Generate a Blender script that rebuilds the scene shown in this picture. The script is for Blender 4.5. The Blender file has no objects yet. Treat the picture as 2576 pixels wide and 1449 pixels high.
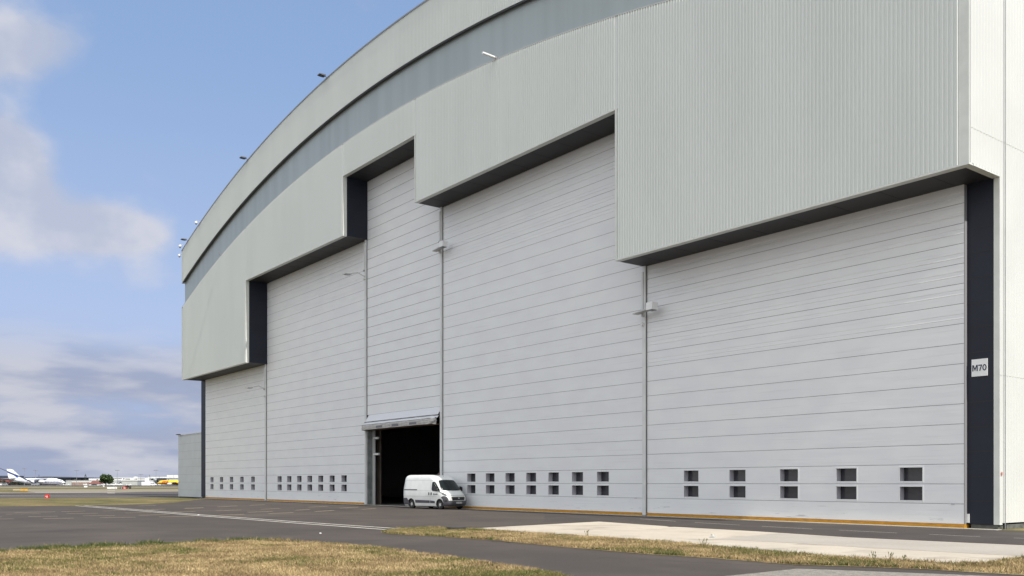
import bpy, bmesh, math, random
import numpy as np
from mathutils import Vector
random.seed(7); rng = np.random.default_rng(7)
D = bpy.data
SC = bpy.context.scene
COL = SC.collection
R = math.radians

# ------------------------------------------------------------------ camera
P = 0.85                       # height of one door panel (m)
A = 0.65201                    # angle between view axis and the facade
FPX, HOR = 2318.6, 1214.25     # focal length and horizon in a 2576 px wide picture
CH, CD = 2.28577 * P, 42.99313 * P
cam = D.cameras.new('camera'); co = D.objects.new('camera', cam); COL.objects.link(co)
cam.sensor_width = 36; cam.lens = 36 * FPX / 2576; cam.shift_y = (HOR - 724.5) / 2576
cam.clip_start = .1; cam.clip_end = 20000
co.location = (0, -CD, CH); co.rotation_euler = (R(90), 0, R(90) - A)
SC.camera = co
FW = np.array([-math.cos(A), math.sin(A)]); RT = np.array([math.sin(A), math.cos(A)])
CAM = np.array([0, -CD, CH])

# ------------------------------------------------------------------ light
SUN_EL = R(48.5); SUN_AZ = R(-1.2)        # azimuth measured from +X towards +Y
sd = Vector((math.cos(SUN_EL) * math.cos(SUN_AZ), math.cos(SUN_EL) * math.sin(SUN_AZ), math.sin(SUN_EL)))
sl = D.lights.new('sun', 'SUN'); so = D.objects.new('sun', sl); COL.objects.link(so)
sl.energy = 3.4; sl.angle = R(.53); sl.color = (1, .95, .87)
so.rotation_euler = sd.to_track_quat('Z', 'Y').to_euler()
SC.view_settings.view_transform = 'Standard'; SC.view_settings.look = 'None'
SC.view_settings.exposure = 0.55; SC.view_settings.gamma = 1

def N(nt, t, **kw):
    n = nt.nodes.new(t)
    for k, v in kw.items():
        if k.startswith('i_'): n.inputs[k[2:].replace('_', ' ')].default_value = v
        else: setattr(n, k, v)
    return n
def math_(nt, op, a, b=None, c=None, clamp=False):
    n = nt.nodes.new('ShaderNodeMath'); n.operation = op; n.use_clamp = clamp
    for i, v in enumerate((a, b, c)):
        if v is None: continue
        if isinstance(v, (int, float)): n.inputs[i].default_value = v
        else: nt.links.new(v, n.inputs[i])
    return n.outputs[0]
def dotc(nt, vec, c):
    n = nt.nodes.new('ShaderNodeVectorMath'); n.operation = 'DOT_PRODUCT'
    nt.links.new(vec, n.inputs[0]); n.inputs[1].default_value = c
    return n.outputs['Value']
def sstep(nt, v, lo, hi):
    n = nt.nodes.new('ShaderNodeMapRange'); n.interpolation_type = 'SMOOTHSTEP'
    nt.links.new(v, n.inputs[0]); n.inputs[1].default_value = lo; n.inputs[2].default_value = hi
    return n.outputs[0]
def mixc(nt, f, a, b, blend='MIX'):
    n = nt.nodes.new('ShaderNodeMix'); n.data_type = 'RGBA'; n.blend_type = blend
    for s, v in ((0, f), (6, a), (7, b)):
        if isinstance(v, (int, float)): n.inputs[s].default_value = v
        elif isinstance(v, tuple): n.inputs[s].default_value = v if len(v) == 4 else (*v, 1)
        else: nt.links.new(v, n.inputs[s])
    return n.outputs[2]
def dirpx(x, y):
    u, v = (x - 1288) / FPX, (HOR - y) / FPX
    d = np.array([*(FW + u * RT), v]); return d / np.linalg.norm(d)

W = D.worlds.new('World'); SC.world = W; W.use_nodes = True
nt = W.node_tree; nt.nodes.clear()
sky = N(nt, 'ShaderNodeTexSky', sky_type='NISHITA', sun_disc=False, sun_elevation=SUN_EL,
        sun_rotation=R(90) - SUN_AZ, air_density=1.0, dust_density=1.0, ozone_density=1.2)
tc = N(nt, 'ShaderNodeTexCoord'); gen = tc.outputs['Generated']
def cnoise(scale, det, st):
    mp = N(nt, 'ShaderNodeMapping'); mp.inputs['Scale'].default_value = st; nt.links.new(gen, mp.inputs[0])
    n = N(nt, 'ShaderNodeTexNoise'); n.inputs['Scale'].default_value = scale; n.inputs['Detail'].default_value = det
    n.inputs['Roughness'].default_value = .5; nt.links.new(mp.outputs[0], n.inputs[0]); return n.outputs['Fac']
n1 = cnoise(13, 8, (1, 1, 1.5)); n2 = cnoise(4.5, 7, (1, 1, 4.5)); n3 = cnoise(9, 7, (1, 1, 4.5))
blobs = [(120, 95, 110, 55, .62), (20, 130, 120, 60, .66), (-80, 110, 120, 80, .7), (0, 345, 75, 60, .75), (20, 450, 95, 90, 1.05), (-90, 480, 150, 130, 1.0),
         (110, 565, 130, 62, .8), (235, 570, 110, 60, .95), (340, 590, 95, 50, .75), (400, 700, 120, 40, .25), (620, 700, 60, 30, .2)]
tot = None
for (bx, by, sx, sy, am) in blobs:
    c = dirpx(bx, by)
    rt = np.cross(c, (0, 0, 1)); rt /= np.linalg.norm(rt); up = np.cross(rt, c)
    a = math_(nt, 'MULTIPLY', dotc(nt, gen, tuple(rt)), FPX / sx)
    b = math_(nt, 'SUBTRACT', math_(nt, 'MULTIPLY', dotc(nt, gen, tuple(up)), FPX / sy), 0.0)
    r2 = math_(nt, 'ADD', math_(nt, 'MULTIPLY', a, a), math_(nt, 'MULTIPLY', b, b))
    front = math_(nt, 'GREATER_THAN', dotc(nt, gen, tuple(c)), 0)
    e = math_(nt, 'MULTIPLY', math_(nt, 'MULTIPLY', math_(nt, 'EXPONENT', math_(nt, 'MULTIPLY', r2, -1.1)), am), front)
    tot = e if tot is None else math_(nt, 'ADD', tot, e)
cum = math_(nt, 'ADD', math_(nt, 'MULTIPLY', tot, .62), math_(nt, 'MULTIPLY', math_(nt, 'SUBTRACT', n1, .5), .8))
m1 = math_(nt, 'MULTIPLY', sstep(nt, cum, .10, .58), .82)
sep = N(nt, 'ShaderNodeSeparateXYZ'); nt.links.new(gen, sep.inputs[0]); zz = sep.outputs[2]
# low bank of stratus above the horizon
bank = math_(nt, 'MULTIPLY', sstep(nt, zz, .175, .10), sstep(nt, zz, -.02, .012))
m2 = math_(nt, 'MULTIPLY', bank, sstep(nt, math_(nt, 'ADD', n2, math_(nt, 'MULTIPLY', sstep(nt, zz, .17, .09), .16)), .42, .64))
# scattered clouds elsewhere in the sky (seen in reflections and from other views)
m0 = math_(nt, 'MULTIPLY', math_(nt, 'MULTIPLY', sstep(nt, n2, .60, .78), sstep(nt, zz, .55, .75)), .5)
SKS = .105
def vs(nt, col, k):
    n = nt.nodes.new('ShaderNodeVectorMath'); n.operation = 'SCALE'; nt.links.new(col, n.inputs[0]); n.inputs['Scale'].default_value = k
    return n.outputs[0]
base = mixc(nt, 1.0, vs(nt, sky.outputs[0], SKS), (0.88, .92, 1.0), 'MULTIPLY')
# hazy summer air: paler toward the horizon
base = mixc(nt, sstep(nt, zz, .85, .30), base, (.20, .298, .49))
base = mixc(nt, sstep(nt, zz, .42, .12), base, (.31, .39, .57))
base = mixc(nt, sstep(nt, zz, .13, .0), base, (.245, .295, .415))
c1 = mixc(nt, sstep(nt, n1, .38, .66), (.35, .375, .455), (.475, .475, .515))
c2 = mixc(nt, sstep(nt, n3, .36, .64), (.245, .28, .385), (.40, .41, .465))
colr = mixc(nt, m0, base, (.5, .51, .55)); colr = mixc(nt, m1, colr, c1); colr = mixc(nt, m2, colr, c2)
# bright cloud added to the unseen sky behind camera to lift the shaded facade
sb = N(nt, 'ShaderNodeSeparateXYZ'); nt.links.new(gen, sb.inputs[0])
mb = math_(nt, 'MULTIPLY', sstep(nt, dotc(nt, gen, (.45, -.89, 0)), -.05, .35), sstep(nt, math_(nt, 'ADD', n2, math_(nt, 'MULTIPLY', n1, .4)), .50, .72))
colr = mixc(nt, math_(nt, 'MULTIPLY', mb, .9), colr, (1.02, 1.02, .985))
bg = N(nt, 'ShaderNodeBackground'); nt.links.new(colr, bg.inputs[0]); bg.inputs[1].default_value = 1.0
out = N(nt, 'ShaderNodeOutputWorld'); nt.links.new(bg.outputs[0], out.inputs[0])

# ------------------------------------------------------------------ helpers
def tag(o, label=None, cat=None, group=None, kind=None):
    if label: o['label'] = label
    if cat: o['category'] = cat
    if group: o['group'] = group
    if kind: o['kind'] = kind
    return o
def empty(name, loc=(0, 0, 0), rz=0, label=None, cat=None, group=None):
    o = D.objects.new(name, None); COL.objects.link(o); o.location = loc; o.rotation_euler = (0, 0, rz); o.empty_display_size = .3
    return tag(o, label, cat, group)
def copy_tree(o, parent=None):
    c = o.copy(); COL.objects.link(c)
    if parent is not None: c.parent = parent
    for ch in [x for x in D.objects if x.parent == o]: copy_tree(ch, c)
    return c

class MB:
    def __init__(s): s.v = []; s.f = []; s.m = []
    def add(s, vs, fs, m=0):
        k = len(s.v); s.v += [tuple(map(float, p)) for p in vs]
        for f in fs: s.f.append(tuple(i + k for i in f)); s.m.append(m)
        return s
    def quad(s, a, b, c, d, m=0): return s.add([a, b, c, d], [(0, 1, 2, 3)], m)
    def box(s, x0, x1, y0, y1, z0, z1, m=0, rot=0, piv=None):
        vs = [(x, y, z) for z in (z0, z1) for y in (y0, y1) for x in (x0, x1)]
        if rot:
            px, py = piv or ((x0 + x1) / 2, (y0 + y1) / 2); c, n = math.cos(rot), math.sin(rot)
            vs = [(px + (x - px) * c - (y - py) * n, py + (x - px) * n + (y - py) * c, z) for x, y, z in vs]
        return s.add(vs, [(0, 2, 3, 1), (4, 5, 7, 6), (0, 1, 5, 4), (2, 6, 7, 3), (0, 4, 6, 2), (1, 3, 7, 5)], m)
    def loft(s, rings, m=0, cap=True, close=True):
        n = len(rings[0]); vs = [p for r in rings for p in r]; fs = []
        for i in range(len(rings) - 1):
            for j in range(n if close else n - 1):
                fs.append((i * n + j, i * n + (j + 1) % n, (i + 1) * n + (j + 1) % n, (i + 1) * n + j))
        if cap and close: fs += [tuple(range(n))[::-1], tuple(range((len(rings) - 1) * n, len(rings) * n))]
        return s.add(vs, fs, m)
    def tube(s, p0, p1, r0, r1=None, n=8, m=0):
        r1 = r0 if r1 is None else r1; p0, p1 = Vector(p0), Vector(p1); d = (p1 - p0).normalized()
        a = d.orthogonal().normalized(); b = d.cross(a)
        ring = lambda p, r: [tuple(p + (a * math.cos(t) + b * math.sin(t)) * r) for t in (2 * math.pi * k / n for k in range(n))]
        return s.loft([ring(p0, r0), ring(p1, r1)], m)
    def path(s, pts, r, n=6, m=0):
        for a, b in zip(pts, pts[1:]): s.tube(a, b, r, r, n, m)
        return s
    def lathe(s, prof, n=24, m=0, axis='y', c=(0, 0, 0)):
        rings = []
        for (h, r) in prof:
            ring = []
            for k in range(n):
                t = 2 * math.pi * k / n; a, b = r * math.cos(t), r * math.sin(t)
                ring.append((c[0] + a, c[1] + h, c[2] + b) if axis == 'y' else (c[0] + a, c[1] + b, c[2] + h))
            rings.append(ring)
        return s.loft(rings, m)
    def prism(s, pts, y0, y1, m=0, plane='xz'):
        f = (lambda p, y: (p[0], y, p[1])) if plane == 'xz' else (lambda p, z: (p[0], p[1], z))
        return s.loft([[f(p, y0) for p in pts], [f(p, y1) for p in pts]], m)
    def build(s, name, mats, parent=None, loc=(0, 0, 0), rot=(0, 0, 0), smooth=False):
        me = D.meshes.new(name); me.from_pydata(s.v, [], s.f)
        if not isinstance(mats, (list, tuple)): mats = [mats]
        for k in mats: me.materials.append(k)
        me.polygons.foreach_set('material_index', s.m)
        me.update(); bm = bmesh.new(); bm.from_mesh(me)
        bmesh.ops.recalc_face_normals(bm, faces=bm.faces) if name not in NORECALC else None
        bm.to_mesh(me); bm.free()
        if smooth: me.polygons.foreach_set('use_smooth', [True] * len(me.polygons))
        o = D.objects.new(name, me); COL.objects.link(o); o.location = loc; o.rotation_euler = rot
        if parent is not None: o.parent = parent
        return o
NORECALC = set(['grass', 'crown'])

def textmesh(name, s, size, mat, parent, loc, rot, bold=0.0, shear=0.0, extrude=.004, align='CENTER', xs=1.0):
    cu = D.curves.new(name, 'FONT'); cu.body = s; cu.size = size; cu.align_x = align; cu.align_y = 'CENTER'
    cu.extrude = extrude; cu.offset = bold; cu.shear = shear
    t = D.objects.new(name, cu); COL.objects.link(t)
    dg = bpy.context.evaluated_depsgraph_get(); me = D.meshes.new_from_object(t.evaluated_get(dg))
    D.objects.remove(t); D.curves.remove(cu)
    me.materials.clear(); me.materials.append(mat); me.name = name
    o = D.objects.new(name, me); COL.objects.link(o); o.location = loc; o.rotation_euler = rot; o.scale = (xs, 1, 1)
    o.parent = parent
    return o

# ------------------------------------------------------------------ materials
def mat(name, col, rough=.6, metal=0, var=0, vscale=2.0, bump=0, bscale=20, spec=.5, col2=None, stretch=(1, 1, 1), coat=0, island=0, detail=5, lo=.35, hi=.65):
    m = D.materials.new(name); m.use_nodes = True; nt = m.node_tree; b = nt.nodes['Principled BSDF']
    b.inputs['Roughness'].default_value = rough; b.inputs['Metallic'].default_value = metal
    b.inputs['Specular IOR Level'].default_value = spec; b.inputs['Coat Weight'].default_value = coat
    b.inputs['Base Color'].default_value = (*col, 1)
    tc = N(nt, 'ShaderNodeTexCoord'); mp = N(nt, 'ShaderNodeMapping'); mp.inputs['Scale'].default_value = stretch
    nt.links.new(tc.outputs['Object'], mp.inputs[0])
    c = None
    if var or col2:
        n = N(nt, 'ShaderNodeTexNoise'); n.inputs['Scale'].default_value = vscale; n.inputs['Detail'].default_value = detail
        nt.links.new(mp.outputs[0], n.inputs[0])
        f = sstep(nt, n.outputs['Fac'], lo, hi)
        c2 = col2 or tuple(x * (1 - var) for x in col)
        c = mixc(nt, f, col, c2)
        nt.links.new(c, b.inputs['Base Color'])
    if island:
        g = N(nt, 'ShaderNodeNewGeometry')
        k = math_(nt, 'ADD', math_(nt, 'MULTIPLY', g.outputs['Random Per Island'], island), 1 - island / 2)
        cc = N(nt, 'ShaderNodeCombineXYZ')
        for i in range(3): nt.links.new(k, cc.inputs[i])
        c = mixc(nt, 1.0, c if c is not None else (*col, 1), cc.outputs[0], 'MULTIPLY'); nt.links.new(c, b.inputs['Base Color'])
    if bump:
        n = N(nt, 'ShaderNodeTexNoise'); n.inputs['Scale'].default_value = bscale; n.inputs['Detail'].default_value = 4
        nt.links.new(mp.outputs[0], n.inputs[0])
        bp = N(nt, 'ShaderNodeBump'); bp.inputs['Strength'].default_value = bump; bp.inputs['Distance'].default_value = .05
        nt.links.new(n.outputs['Fac'], bp.inputs['Height']); nt.links.new(bp.outputs[0], b.inputs['Normal'])
    m['c'] = 1
    return m
M = {}
M['clad'] = mat('painted_cladding', (.66, .69, .672), .5, var=.035, vscale=.35, stretch=(1, 1, .25))
M['clad_side'] = mat('painted_side_cladding', (.60, .61, .585), .5, var=.05, vscale=.3)
M['trim'] = mat('trim_metal', (.66, .68, .64), .45, var=.08, vscale=1.5)
M['band'] = mat('translucent_band', (.35, .40, .41), .38, var=.12, vscale=.9, stretch=(1, 1, .03), lo=.3, hi=.7)
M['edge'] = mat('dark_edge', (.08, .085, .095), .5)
M['roof'] = mat('roof_membrane', (.4, .4, .39), .8, var=.15, vscale=.2)
M['dark'] = mat('anthracite_panel', (.017, .020, .033), .5, var=.15, vscale=.6, spec=.25)
M['soffit'] = mat('soffit_panel', (.036, .036, .039), .55, var=.15, vscale=.5, spec=.3)
M['joint'] = mat('joint', (.012, .012, .014), .7)
M['seam'] = mat('fabric_seam', (.22, .22, .23), .8)
M['yellow'] = mat('yellow_seal', (.54, .265, .02), .6, var=.25, vscale=3, stretch=(1, 1, 6))
M['post'] = mat('guide_metal', (.66, .67, .67), .45, var=.1, vscale=1)
M['inner'] = mat('inner_metal', (.22, .24, .24), .6, var=.3, vscale=2)
M['interior'] = mat('interior_wall', (.16, .13, .11), .9, var=.4, vscale=.3)
M['ifloor'] = mat('interior_floor', (.22, .23, .22), .35, var=.2, vscale=.4)
M['reveal'] = mat('window_reveal', (.46, .46, .50), .6)
M['pane'] = mat('window_pane', (.045, .045, .055), .15, col2=(.02, .022, .028), vscale=.55, stretch=(1, 1, 2.5))
M['wframe'] = mat('window_frame', (.70, .71, .72), .5)
M['concrete'] = mat('plinth_concrete', (.13, .135, .12), .9, var=.4, vscale=3)
M['white'] = mat('white_paint', (.78, .79, .79), .4, var=.06, vscale=2)
M['black'] = mat('black_plastic', (.015, .015, .017), .5)
M['grey'] = mat('grey_metal', (.25, .26, .27), .45, var=.2, vscale=4)
M['lgrey'] = mat('light_grey_metal', (.52, .53, .52), .5, var=.1, vscale=3)
M['text'] = mat('sign_ink', (.015, .02, .05), .5)
M['red'] = mat('red_paint', (.55, .025, .02), .45, var=.1)
M['rust'] = mat('brown_underside', (.16, .09, .06), .8, var=.4, vscale=3)

# stretched door fabric: dirt streaks, smudges near the ground, horizontal ripples near the head
def fabric():
    m = mat('door_fabric', (.63, .645, .69), .55); nt = m.node_tree; b = nt.nodes['Principled BSDF']
    tc = N(nt, 'ShaderNodeTexCoord'); ob = tc.outputs['Object']
    def noise(sc, st, det=5, ro=.5):
        mp = N(nt, 'ShaderNodeMapping'); mp.inputs['Scale'].default_value = st; nt.links.new(ob, mp.inputs[0])
        n = N(nt, 'ShaderNodeTexNoise'); n.inputs['Scale'].default_value = sc; n.inputs['Detail'].default_value = det
        n.inputs['Roughness'].default_value = ro; nt.links.new(mp.outputs[0], n.inputs[0]); return n.outputs['Fac']
    sp = N(nt, 'ShaderNodeSeparateXYZ'); nt.links.new(ob, sp.inputs[0]); z = sp.outputs[2]
    c = mixc(nt, sstep(nt, noise(.5, (1, 1, 2)), .3, .7), (.70, .71, .735), (.735, .75, .76))
    # faint horizontal grime lines
    g = math_(nt, 'MULTIPLY', sstep(nt, noise(2.2, (.12, 1, 6), 6), .56, .72), .16)
    c = mixc(nt, g, c, (.40, .40, .41))
    # scuffs on the lowest panels
    low = sstep(nt, z, 1.25, .35)
    sc = math_(nt, 'MULTIPLY', math_(nt, 'MULTIPLY', sstep(nt, noise(1.6, (.55, 1, 5), 7, .6), .60, .70), low), .55)
    c = mixc(nt, sc, c, (.28, .30, .33))
    nt.links.new(c, b.inputs['Base Color'])
    bp = N(nt, 'ShaderNodeBump'); bp.inputs['Strength'].default_value = .14; bp.inputs['Distance'].default_value = .05
    nt.links.new(noise(1.3, (.35, 1, 3.5), 5), bp.inputs['Height']); nt.links.new(bp.outputs[0], b.inputs['Normal'])
    return m
M['fabric'] = fabric()
M['fold'] = mat('folded_fabric', (.66, .675, .71), .55, bump=.5, bscale=2.5, stretch=(.4, 1, 2))
M['fold2'] = mat('folded_fabric_edges', (.55, .54, .52), .6, bump=.4, bscale=3, var=.2, vscale=4, stretch=(.2, 1, 6))

# ------------------------------------------------------------------ ground
T0, SLOPE = 155.0, 0.001417        # flat to 155 m, then the airfield falls away very gently
def ground_pt(x, y, off=0.0, far=None):
    """where the sight line through a measured point of the photo meets the terrain"""
    u, v = (x - 1288) / FPX, (HOR - y) / FPX
    t = (off - CH) / v if v < 0 else 1e9
    if (far is True) or (far is None and (t > T0 or t < 0)):
        # plane z = -SLOPE*(t-T0)
        t = (SLOPE * T0 - CH + off) / (v + SLOPE); z = -SLOPE * (t - T0) + off
    else: z = off
    p = CAM[:2] + t * (FW + u * RT)
    return (float(p[0]), float(p[1]), float(z))
def gz(t): return 0.0 if t < T0 else -SLOPE * (t - T0)
def far_pt(x, t):
    u = (x - 1288) / FPX; p = CAM[:2] + t * (FW + u * RT); return (float(p[0]), float(p[1]), gz(t))

def gmat(name, c1, c2, scale, lo=.35, hi=.65, rough=.9, fine=60, finev=.25, c3=None, s3=.1, bump=.15, st=(1, 1, 1)):
    m = D.materials.new(name); m.use_nodes = True; nt = m.node_tree; b = nt.nodes['Principled BSDF']
    b.inputs['Roughness'].default_value = rough; b.inputs['Specular IOR Level'].default_value = .25
    tc = N(nt, 'ShaderNodeTexCoord'); mp = N(nt, 'ShaderNodeMapping'); mp.inputs['Scale'].default_value = st
    nt.links.new(tc.outputs['Object'], mp.inputs[0])
    def noise(sc, det=6, ro=.6):
        n = N(nt, 'ShaderNodeTexNoise'); n.inputs['Scale'].default_value = sc; n.inputs['Detail'].default_value = det
        n.inputs['Roughness'].default_value = ro; nt.links.new(mp.outputs[0], n.inputs[0]); return n.outputs['Fac']
    c = mixc(nt, sstep(nt, noise(scale), lo, hi), c1, c2)
    if c3: c = mixc(nt, sstep(nt, noise(s3, 4), .52, .68), c, c3)
    fn = noise(fine, 3, .7)
    k = math_(nt, 'ADD', math_(nt, 'MULTIPLY', sstep(nt, fn, .25, .75), finev * 2), 1 - finev)
    cc = N(nt, 'ShaderNodeCombineXYZ'); [nt.links.new(k, cc.inputs[i]) for i in range(3)]
    c = mixc(nt, 1.0, c, cc.outputs[0], 'MULTIPLY'); nt.links.new(c, b.inputs['Base Color'])
    bp = N(nt, 'ShaderNodeBump'); bp.inputs['Strength'].default_value = bump; bp.inputs['Distance'].default_value = .02
    nt.links.new(fn, bp.inputs['Height']); nt.links.new(bp.outputs[0], b.inputs['Normal'])
    return m
G = {}
G['asphalt'] = gmat('asphalt', (.080, .067, .058), (.064, .054, .048), .30, fine=25, finev=.18, c3=(.096, .081, .068), s3=.09)
G['asphalt2'] = gmat('service_road_asphalt', (.070, .059, .053), (.056, .048, .045), .5, fine=25, finev=.16, c3=(.082, .074, .066), s3=.15)
G['taxi'] = gmat('taxiway_asphalt', (.105, .093, .086), (.088, .079, .076), .05, fine=2, finev=.08)
G['slab'] = gmat('pale_concrete', (.455, .40, .325), (.51, .455, .37), .35, fine=8, finev=.06, c3=(.36, .315, .26), s3=.5, bump=.05)
G['slab2'] = gmat('grey_concrete', (.365, .33, .285), (.40, .365, .315), .4, fine=8, finev=.06, bump=.05)
G['gravel'] = gmat('gravelly_concrete', (.20, .185, .16), (.29, .27, .235), 6, fine=45, finev=.4, bump=.6)
G['kerb'] = gmat('rail_kerb', (.5, .46, .38), (.42, .40, .34), 1.2, fine=12, finev=.15)
G['soil'] = gmat('grass_soil', (.17, .125, .068), (.11, .085, .04), 1.2, fine=14, finev=.5, c3=(.22, .175, .09), s3=.35, bump=.8)
G['soil_far'] = gmat('far_turf', (.11, .098, .038), (.18, .145, .07), .09, fine=1.2, finev=.22, c3=(.12, .125, .04), s3=.06, st=(1, 1, 1))
G['turf_green'] = gmat('green_turf', (.085, .085, .026), (.19, .145, .06), .22, fine=4, finev=.35, c3=(.23, .185, .085), s3=.2)
G['turf_dark'] = gmat('dark_turf', (.105, .10, .05), (.14, .125, .065), .08, fine=1, finev=.2)
G['tan'] = gmat('tan_shoulder', (.27, .235, .165), (.225, .20, .14), .1, fine=1.5, finev=.15)
G['pale'] = gmat('pale_shoulder', (.36, .315, .24), (.30, .265, .20), .1, fine=1.5, finev=.15)
G['paint'] = gmat('white_marking', (.50, .47, .40), (.40, .37, .31), 3, fine=20, finev=.25)
G['paint_w'] = gmat('double_line_marking', (.64, .61, .55), (.5, .475, .42), 2, fine=20, finev=.2)
G['paint_y'] = gmat('worn_yellow_marking', (.52, .43, .29), (.40, .34, .23), 2.5, fine=20, finev=.2)
G['stain'] = gmat('tar_patch', (.05, .046, .045), (.075, .07, .066), 3, fine=20, finev=.3)

def struct(o): o['kind'] = 'structure'; return o
# base sheet: near flat part and far falling part, one mesh
m = MB()
def tp(t, s):
    p = CAM[:2] + t * FW + s * RT; return (p[0], p[1], gz(t) if t > 0 else 0)
ts = [-300, T0, 9000]; ss = [-6000, 6000]
m.quad(tp(-300, -6000), tp(-300, 6000), tp(T0, 6000), tp(T0, -6000))
m.quad(tp(T0, -6000), tp(T0, 6000), tp(9000, 6000), tp(9000, -6000))
struct(m.build('ground', G['soil_far']))

def interp(poly, x):
    return float(np.interp(x, [p[0] for p in poly], [p[1] for p in poly]))
def band(name, top, bot, material, off, far, xs=None, n=40, jit=0, kind='structure'):
    """ground strip between two measured edges"""
    x0, x1 = max(top[0][0], bot[0][0]), min(top[-1][0], bot[-1][0])
    X = xs or list(np.linspace(x0, x1, n))
    m = MB(); a = []; b = []
    for x in X:
        yt, yb = interp(top, x), interp(bot, x)
        if jit: yt += random.uniform(-jit, jit); yb += random.uniform(-jit, jit)
        a.append(ground_pt(x, yt, off, far)); b.append(ground_pt(x, max(yb, yt + .02), off, far))
    k = len(a); m.add(a + b, [(i, i + 1, k + i + 1, k + i) for i in range(k - 1)])
    o = m.build(name, material); o['kind'] = kind; return o
def poly(name, pts, material, off, far=False):
    m = MB(); m.add([ground_pt(x, y, off, far) for x, y in pts], [tuple(range(len(pts)))])
    me = m.build(name, material); return struct(me)

# far bands of the airfield (falling part)
XL, XR = -700, 900
def flat(y, y2=None): return [(XL, y), (XR, y if y2 is None else y2)]
def hb(name, y0, y1, mt, off, y0r=None, y1r=None, jit=0, n=60):
    return band(name, flat(y0, y0r), flat(y1, y1r), mt, off, True, n=n, jit=jit)
hb('apron', 1219.6, 1222.9, G['taxi'], .02)
hb('grass_strip', 1222.6, 1224.9, G['turf_dark'], .04, jit=.25)
hb('taxiway', 1224.9, 1226.9, G['pale'], .04, 1224.2, 1225.6)
hb('grass_strip', 1226.8, 1231.6, G['soil_far'], .05, 1225.5, 1230.2, jit=.2)
hb('taxiway_shoulder', 1231.6, 1240.2, G['tan'], .05, 1230.3, 1237.2)
hb('runway_edge_strip', 1239.6, 1243.2, G['pale'], .06, 1236.5, 1238.6)
band('grass_strip', [(XL, 1231), (-200, 1231), (40, 1232), (70, 1236.4), (88, 1238.2)], [(XL, 1239.5), (60, 1238.6), (88, 1238.3)], G['turf_green'], .08, True, n=60, jit=.15)
band('runway', [(XL, 1243.15), (300, 1238.9), (360, 1237.0), (900, 1234.0)], [(XL, 1243.25), (900, 1243.25)], G['taxi'], .07, True)
# near, flat part: everything paved, then the verges on top
m = MB()
m.add([tp(T0 - .5, -420), tp(T0 - .5, 200), tp(-60, 200), tp(-60, -420)], [(0, 1, 2, 3)])
o = m.build('apron', G['asphalt'], loc=(0, 0, .004)); struct(o)
band('runway', flat(1243.4), [(XL, 1253.0), (900, 1250.0)], G['taxi'], .008, False)
band('runway_line', [(XL, 1248.3), (447, 1243.4)], [(XL, 1248.75), (447, 1243.75)], G['paint'], .013, False)
band('runway_line', [(XL, 1252.0), (447, 1248.9)], [(XL, 1252.5), (447, 1249.3)], G['tan'], .013, False)
band('runway_line', [(270, 1234.2), (290, 1234.2)], [(270, 1234.9), (290, 1234.9)], G['paint_w'], .10, True, n=2)
band('runway_line', [(270, 1239.9), (289, 1239.9)], [(270, 1240.7), (289, 1240.7)], G['paint_w'], .10, True, n=2)
VER_T = [(-700, 1254), (0, 1253.2), (170, 1252.3), (320, 1251.4), (447, 1249.8), (540, 1249)]
VER_B = [(-700, 1276), (0, 1274.0), (200, 1272.2), (300, 1270.2), (380, 1268), (438, 1264.6), (470, 1260), (540, 1253)]
band('grass_verge', VER_T, VER_B, G['turf_green'], .010, False, n=240, jit=.3)

# pale concrete slab and service road by the doors
SLAB = [(1192, 1329), (1507, 1312), (1700, 1325.4), (1900, 1336.5), (2138, 1352), (2576, 1371.8), (2900, 1386), (2900, 1470), (2576, 1440),
        (2100, 1424), (1600, 1390), (1300, 1352)]
poly('concrete_slab', SLAB, G['slab'], .008)
poly('concrete_patch', [(1798, 1356), (1892, 1347), (1960, 1341.2), (2138, 1352.6), (2576, 1372.5), (2900, 1386.5), (2900, 1418), (2576, 1399), (2201, 1379), (2000, 1366)], G['slab2'], .012)
poly('service_road', [(1370, 1288), (1625, 1297.4), (2060, 1318), (2431, 1333.5), (2700, 1345), (2900, 1352), (2900, 1386), (2576, 1371.8), (2138, 1352), (1900, 1336.5), (1700, 1325.4), (1507, 1312), (1370, 1312)], G['asphalt2'], .0065)
poly('gravel_patch', [(1700, 1462), (1827, 1449), (2005, 1430.5), (2110, 1434), (2576, 1452), (2900, 1470), (2900, 1600), (1700, 1600)], G['gravel'], .008)

# painted markings on the apron
def zz1(x, y): return (x * .2002, 1132 + y * .2002)
def zz2(x, y): return (440.2 + .2822 * x, 911.9 + .2822 * y)
def zz6(x, y): return (1635 + .2404 * x, 1100.6 + .2404 * y)
def zz7(x, y): return (2138 + .2621 * x, 1069 + .2621 * y)
dash = [zz1(a, c) + zz1(b, d) for a, c, b, d in [(70, 808, 515, 803), (180, 789, 690, 778), (-200, 845, 20, 842), (-200, 872, 175, 867), (355, 838, 725, 833),
        (545, 863, 925, 858), (770, 777, 1070, 769), (835, 800, 1230, 796), (1040, 829, 1440, 825), (1255, 852, 1705, 846), (1290, 768, 1580, 762),
        (1575, 794, 1900, 787), (1745, 822, 2130, 812), (2000, 843, 2440, 832), (1740, 706, 1960, 698), (1830, 753, 2075, 743), (2170, 781, 2455, 772),
        (2320, 737, 2560, 728)]]
dash += [zz2(a, c) + zz2(b, d) for a, c, b, d in [(85, 1301, 255, 1295), (380, 1288, 558, 1279), (665, 1274, 800, 1267), (365, 1324, 590, 1315),
        (770, 1309, 935, 1302), (650, 1337, 870, 1327), (835, 1348, 1055, 1339), (1075, 1318, 1205, 1311), (1250, 1330, 1420, 1319),
        (1185, 1291, 1365, 1283), (1470, 1299, 1635, 1290), (1665, 1310, 1790, 1303), (400, 1362, 615, 1355)]]
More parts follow.
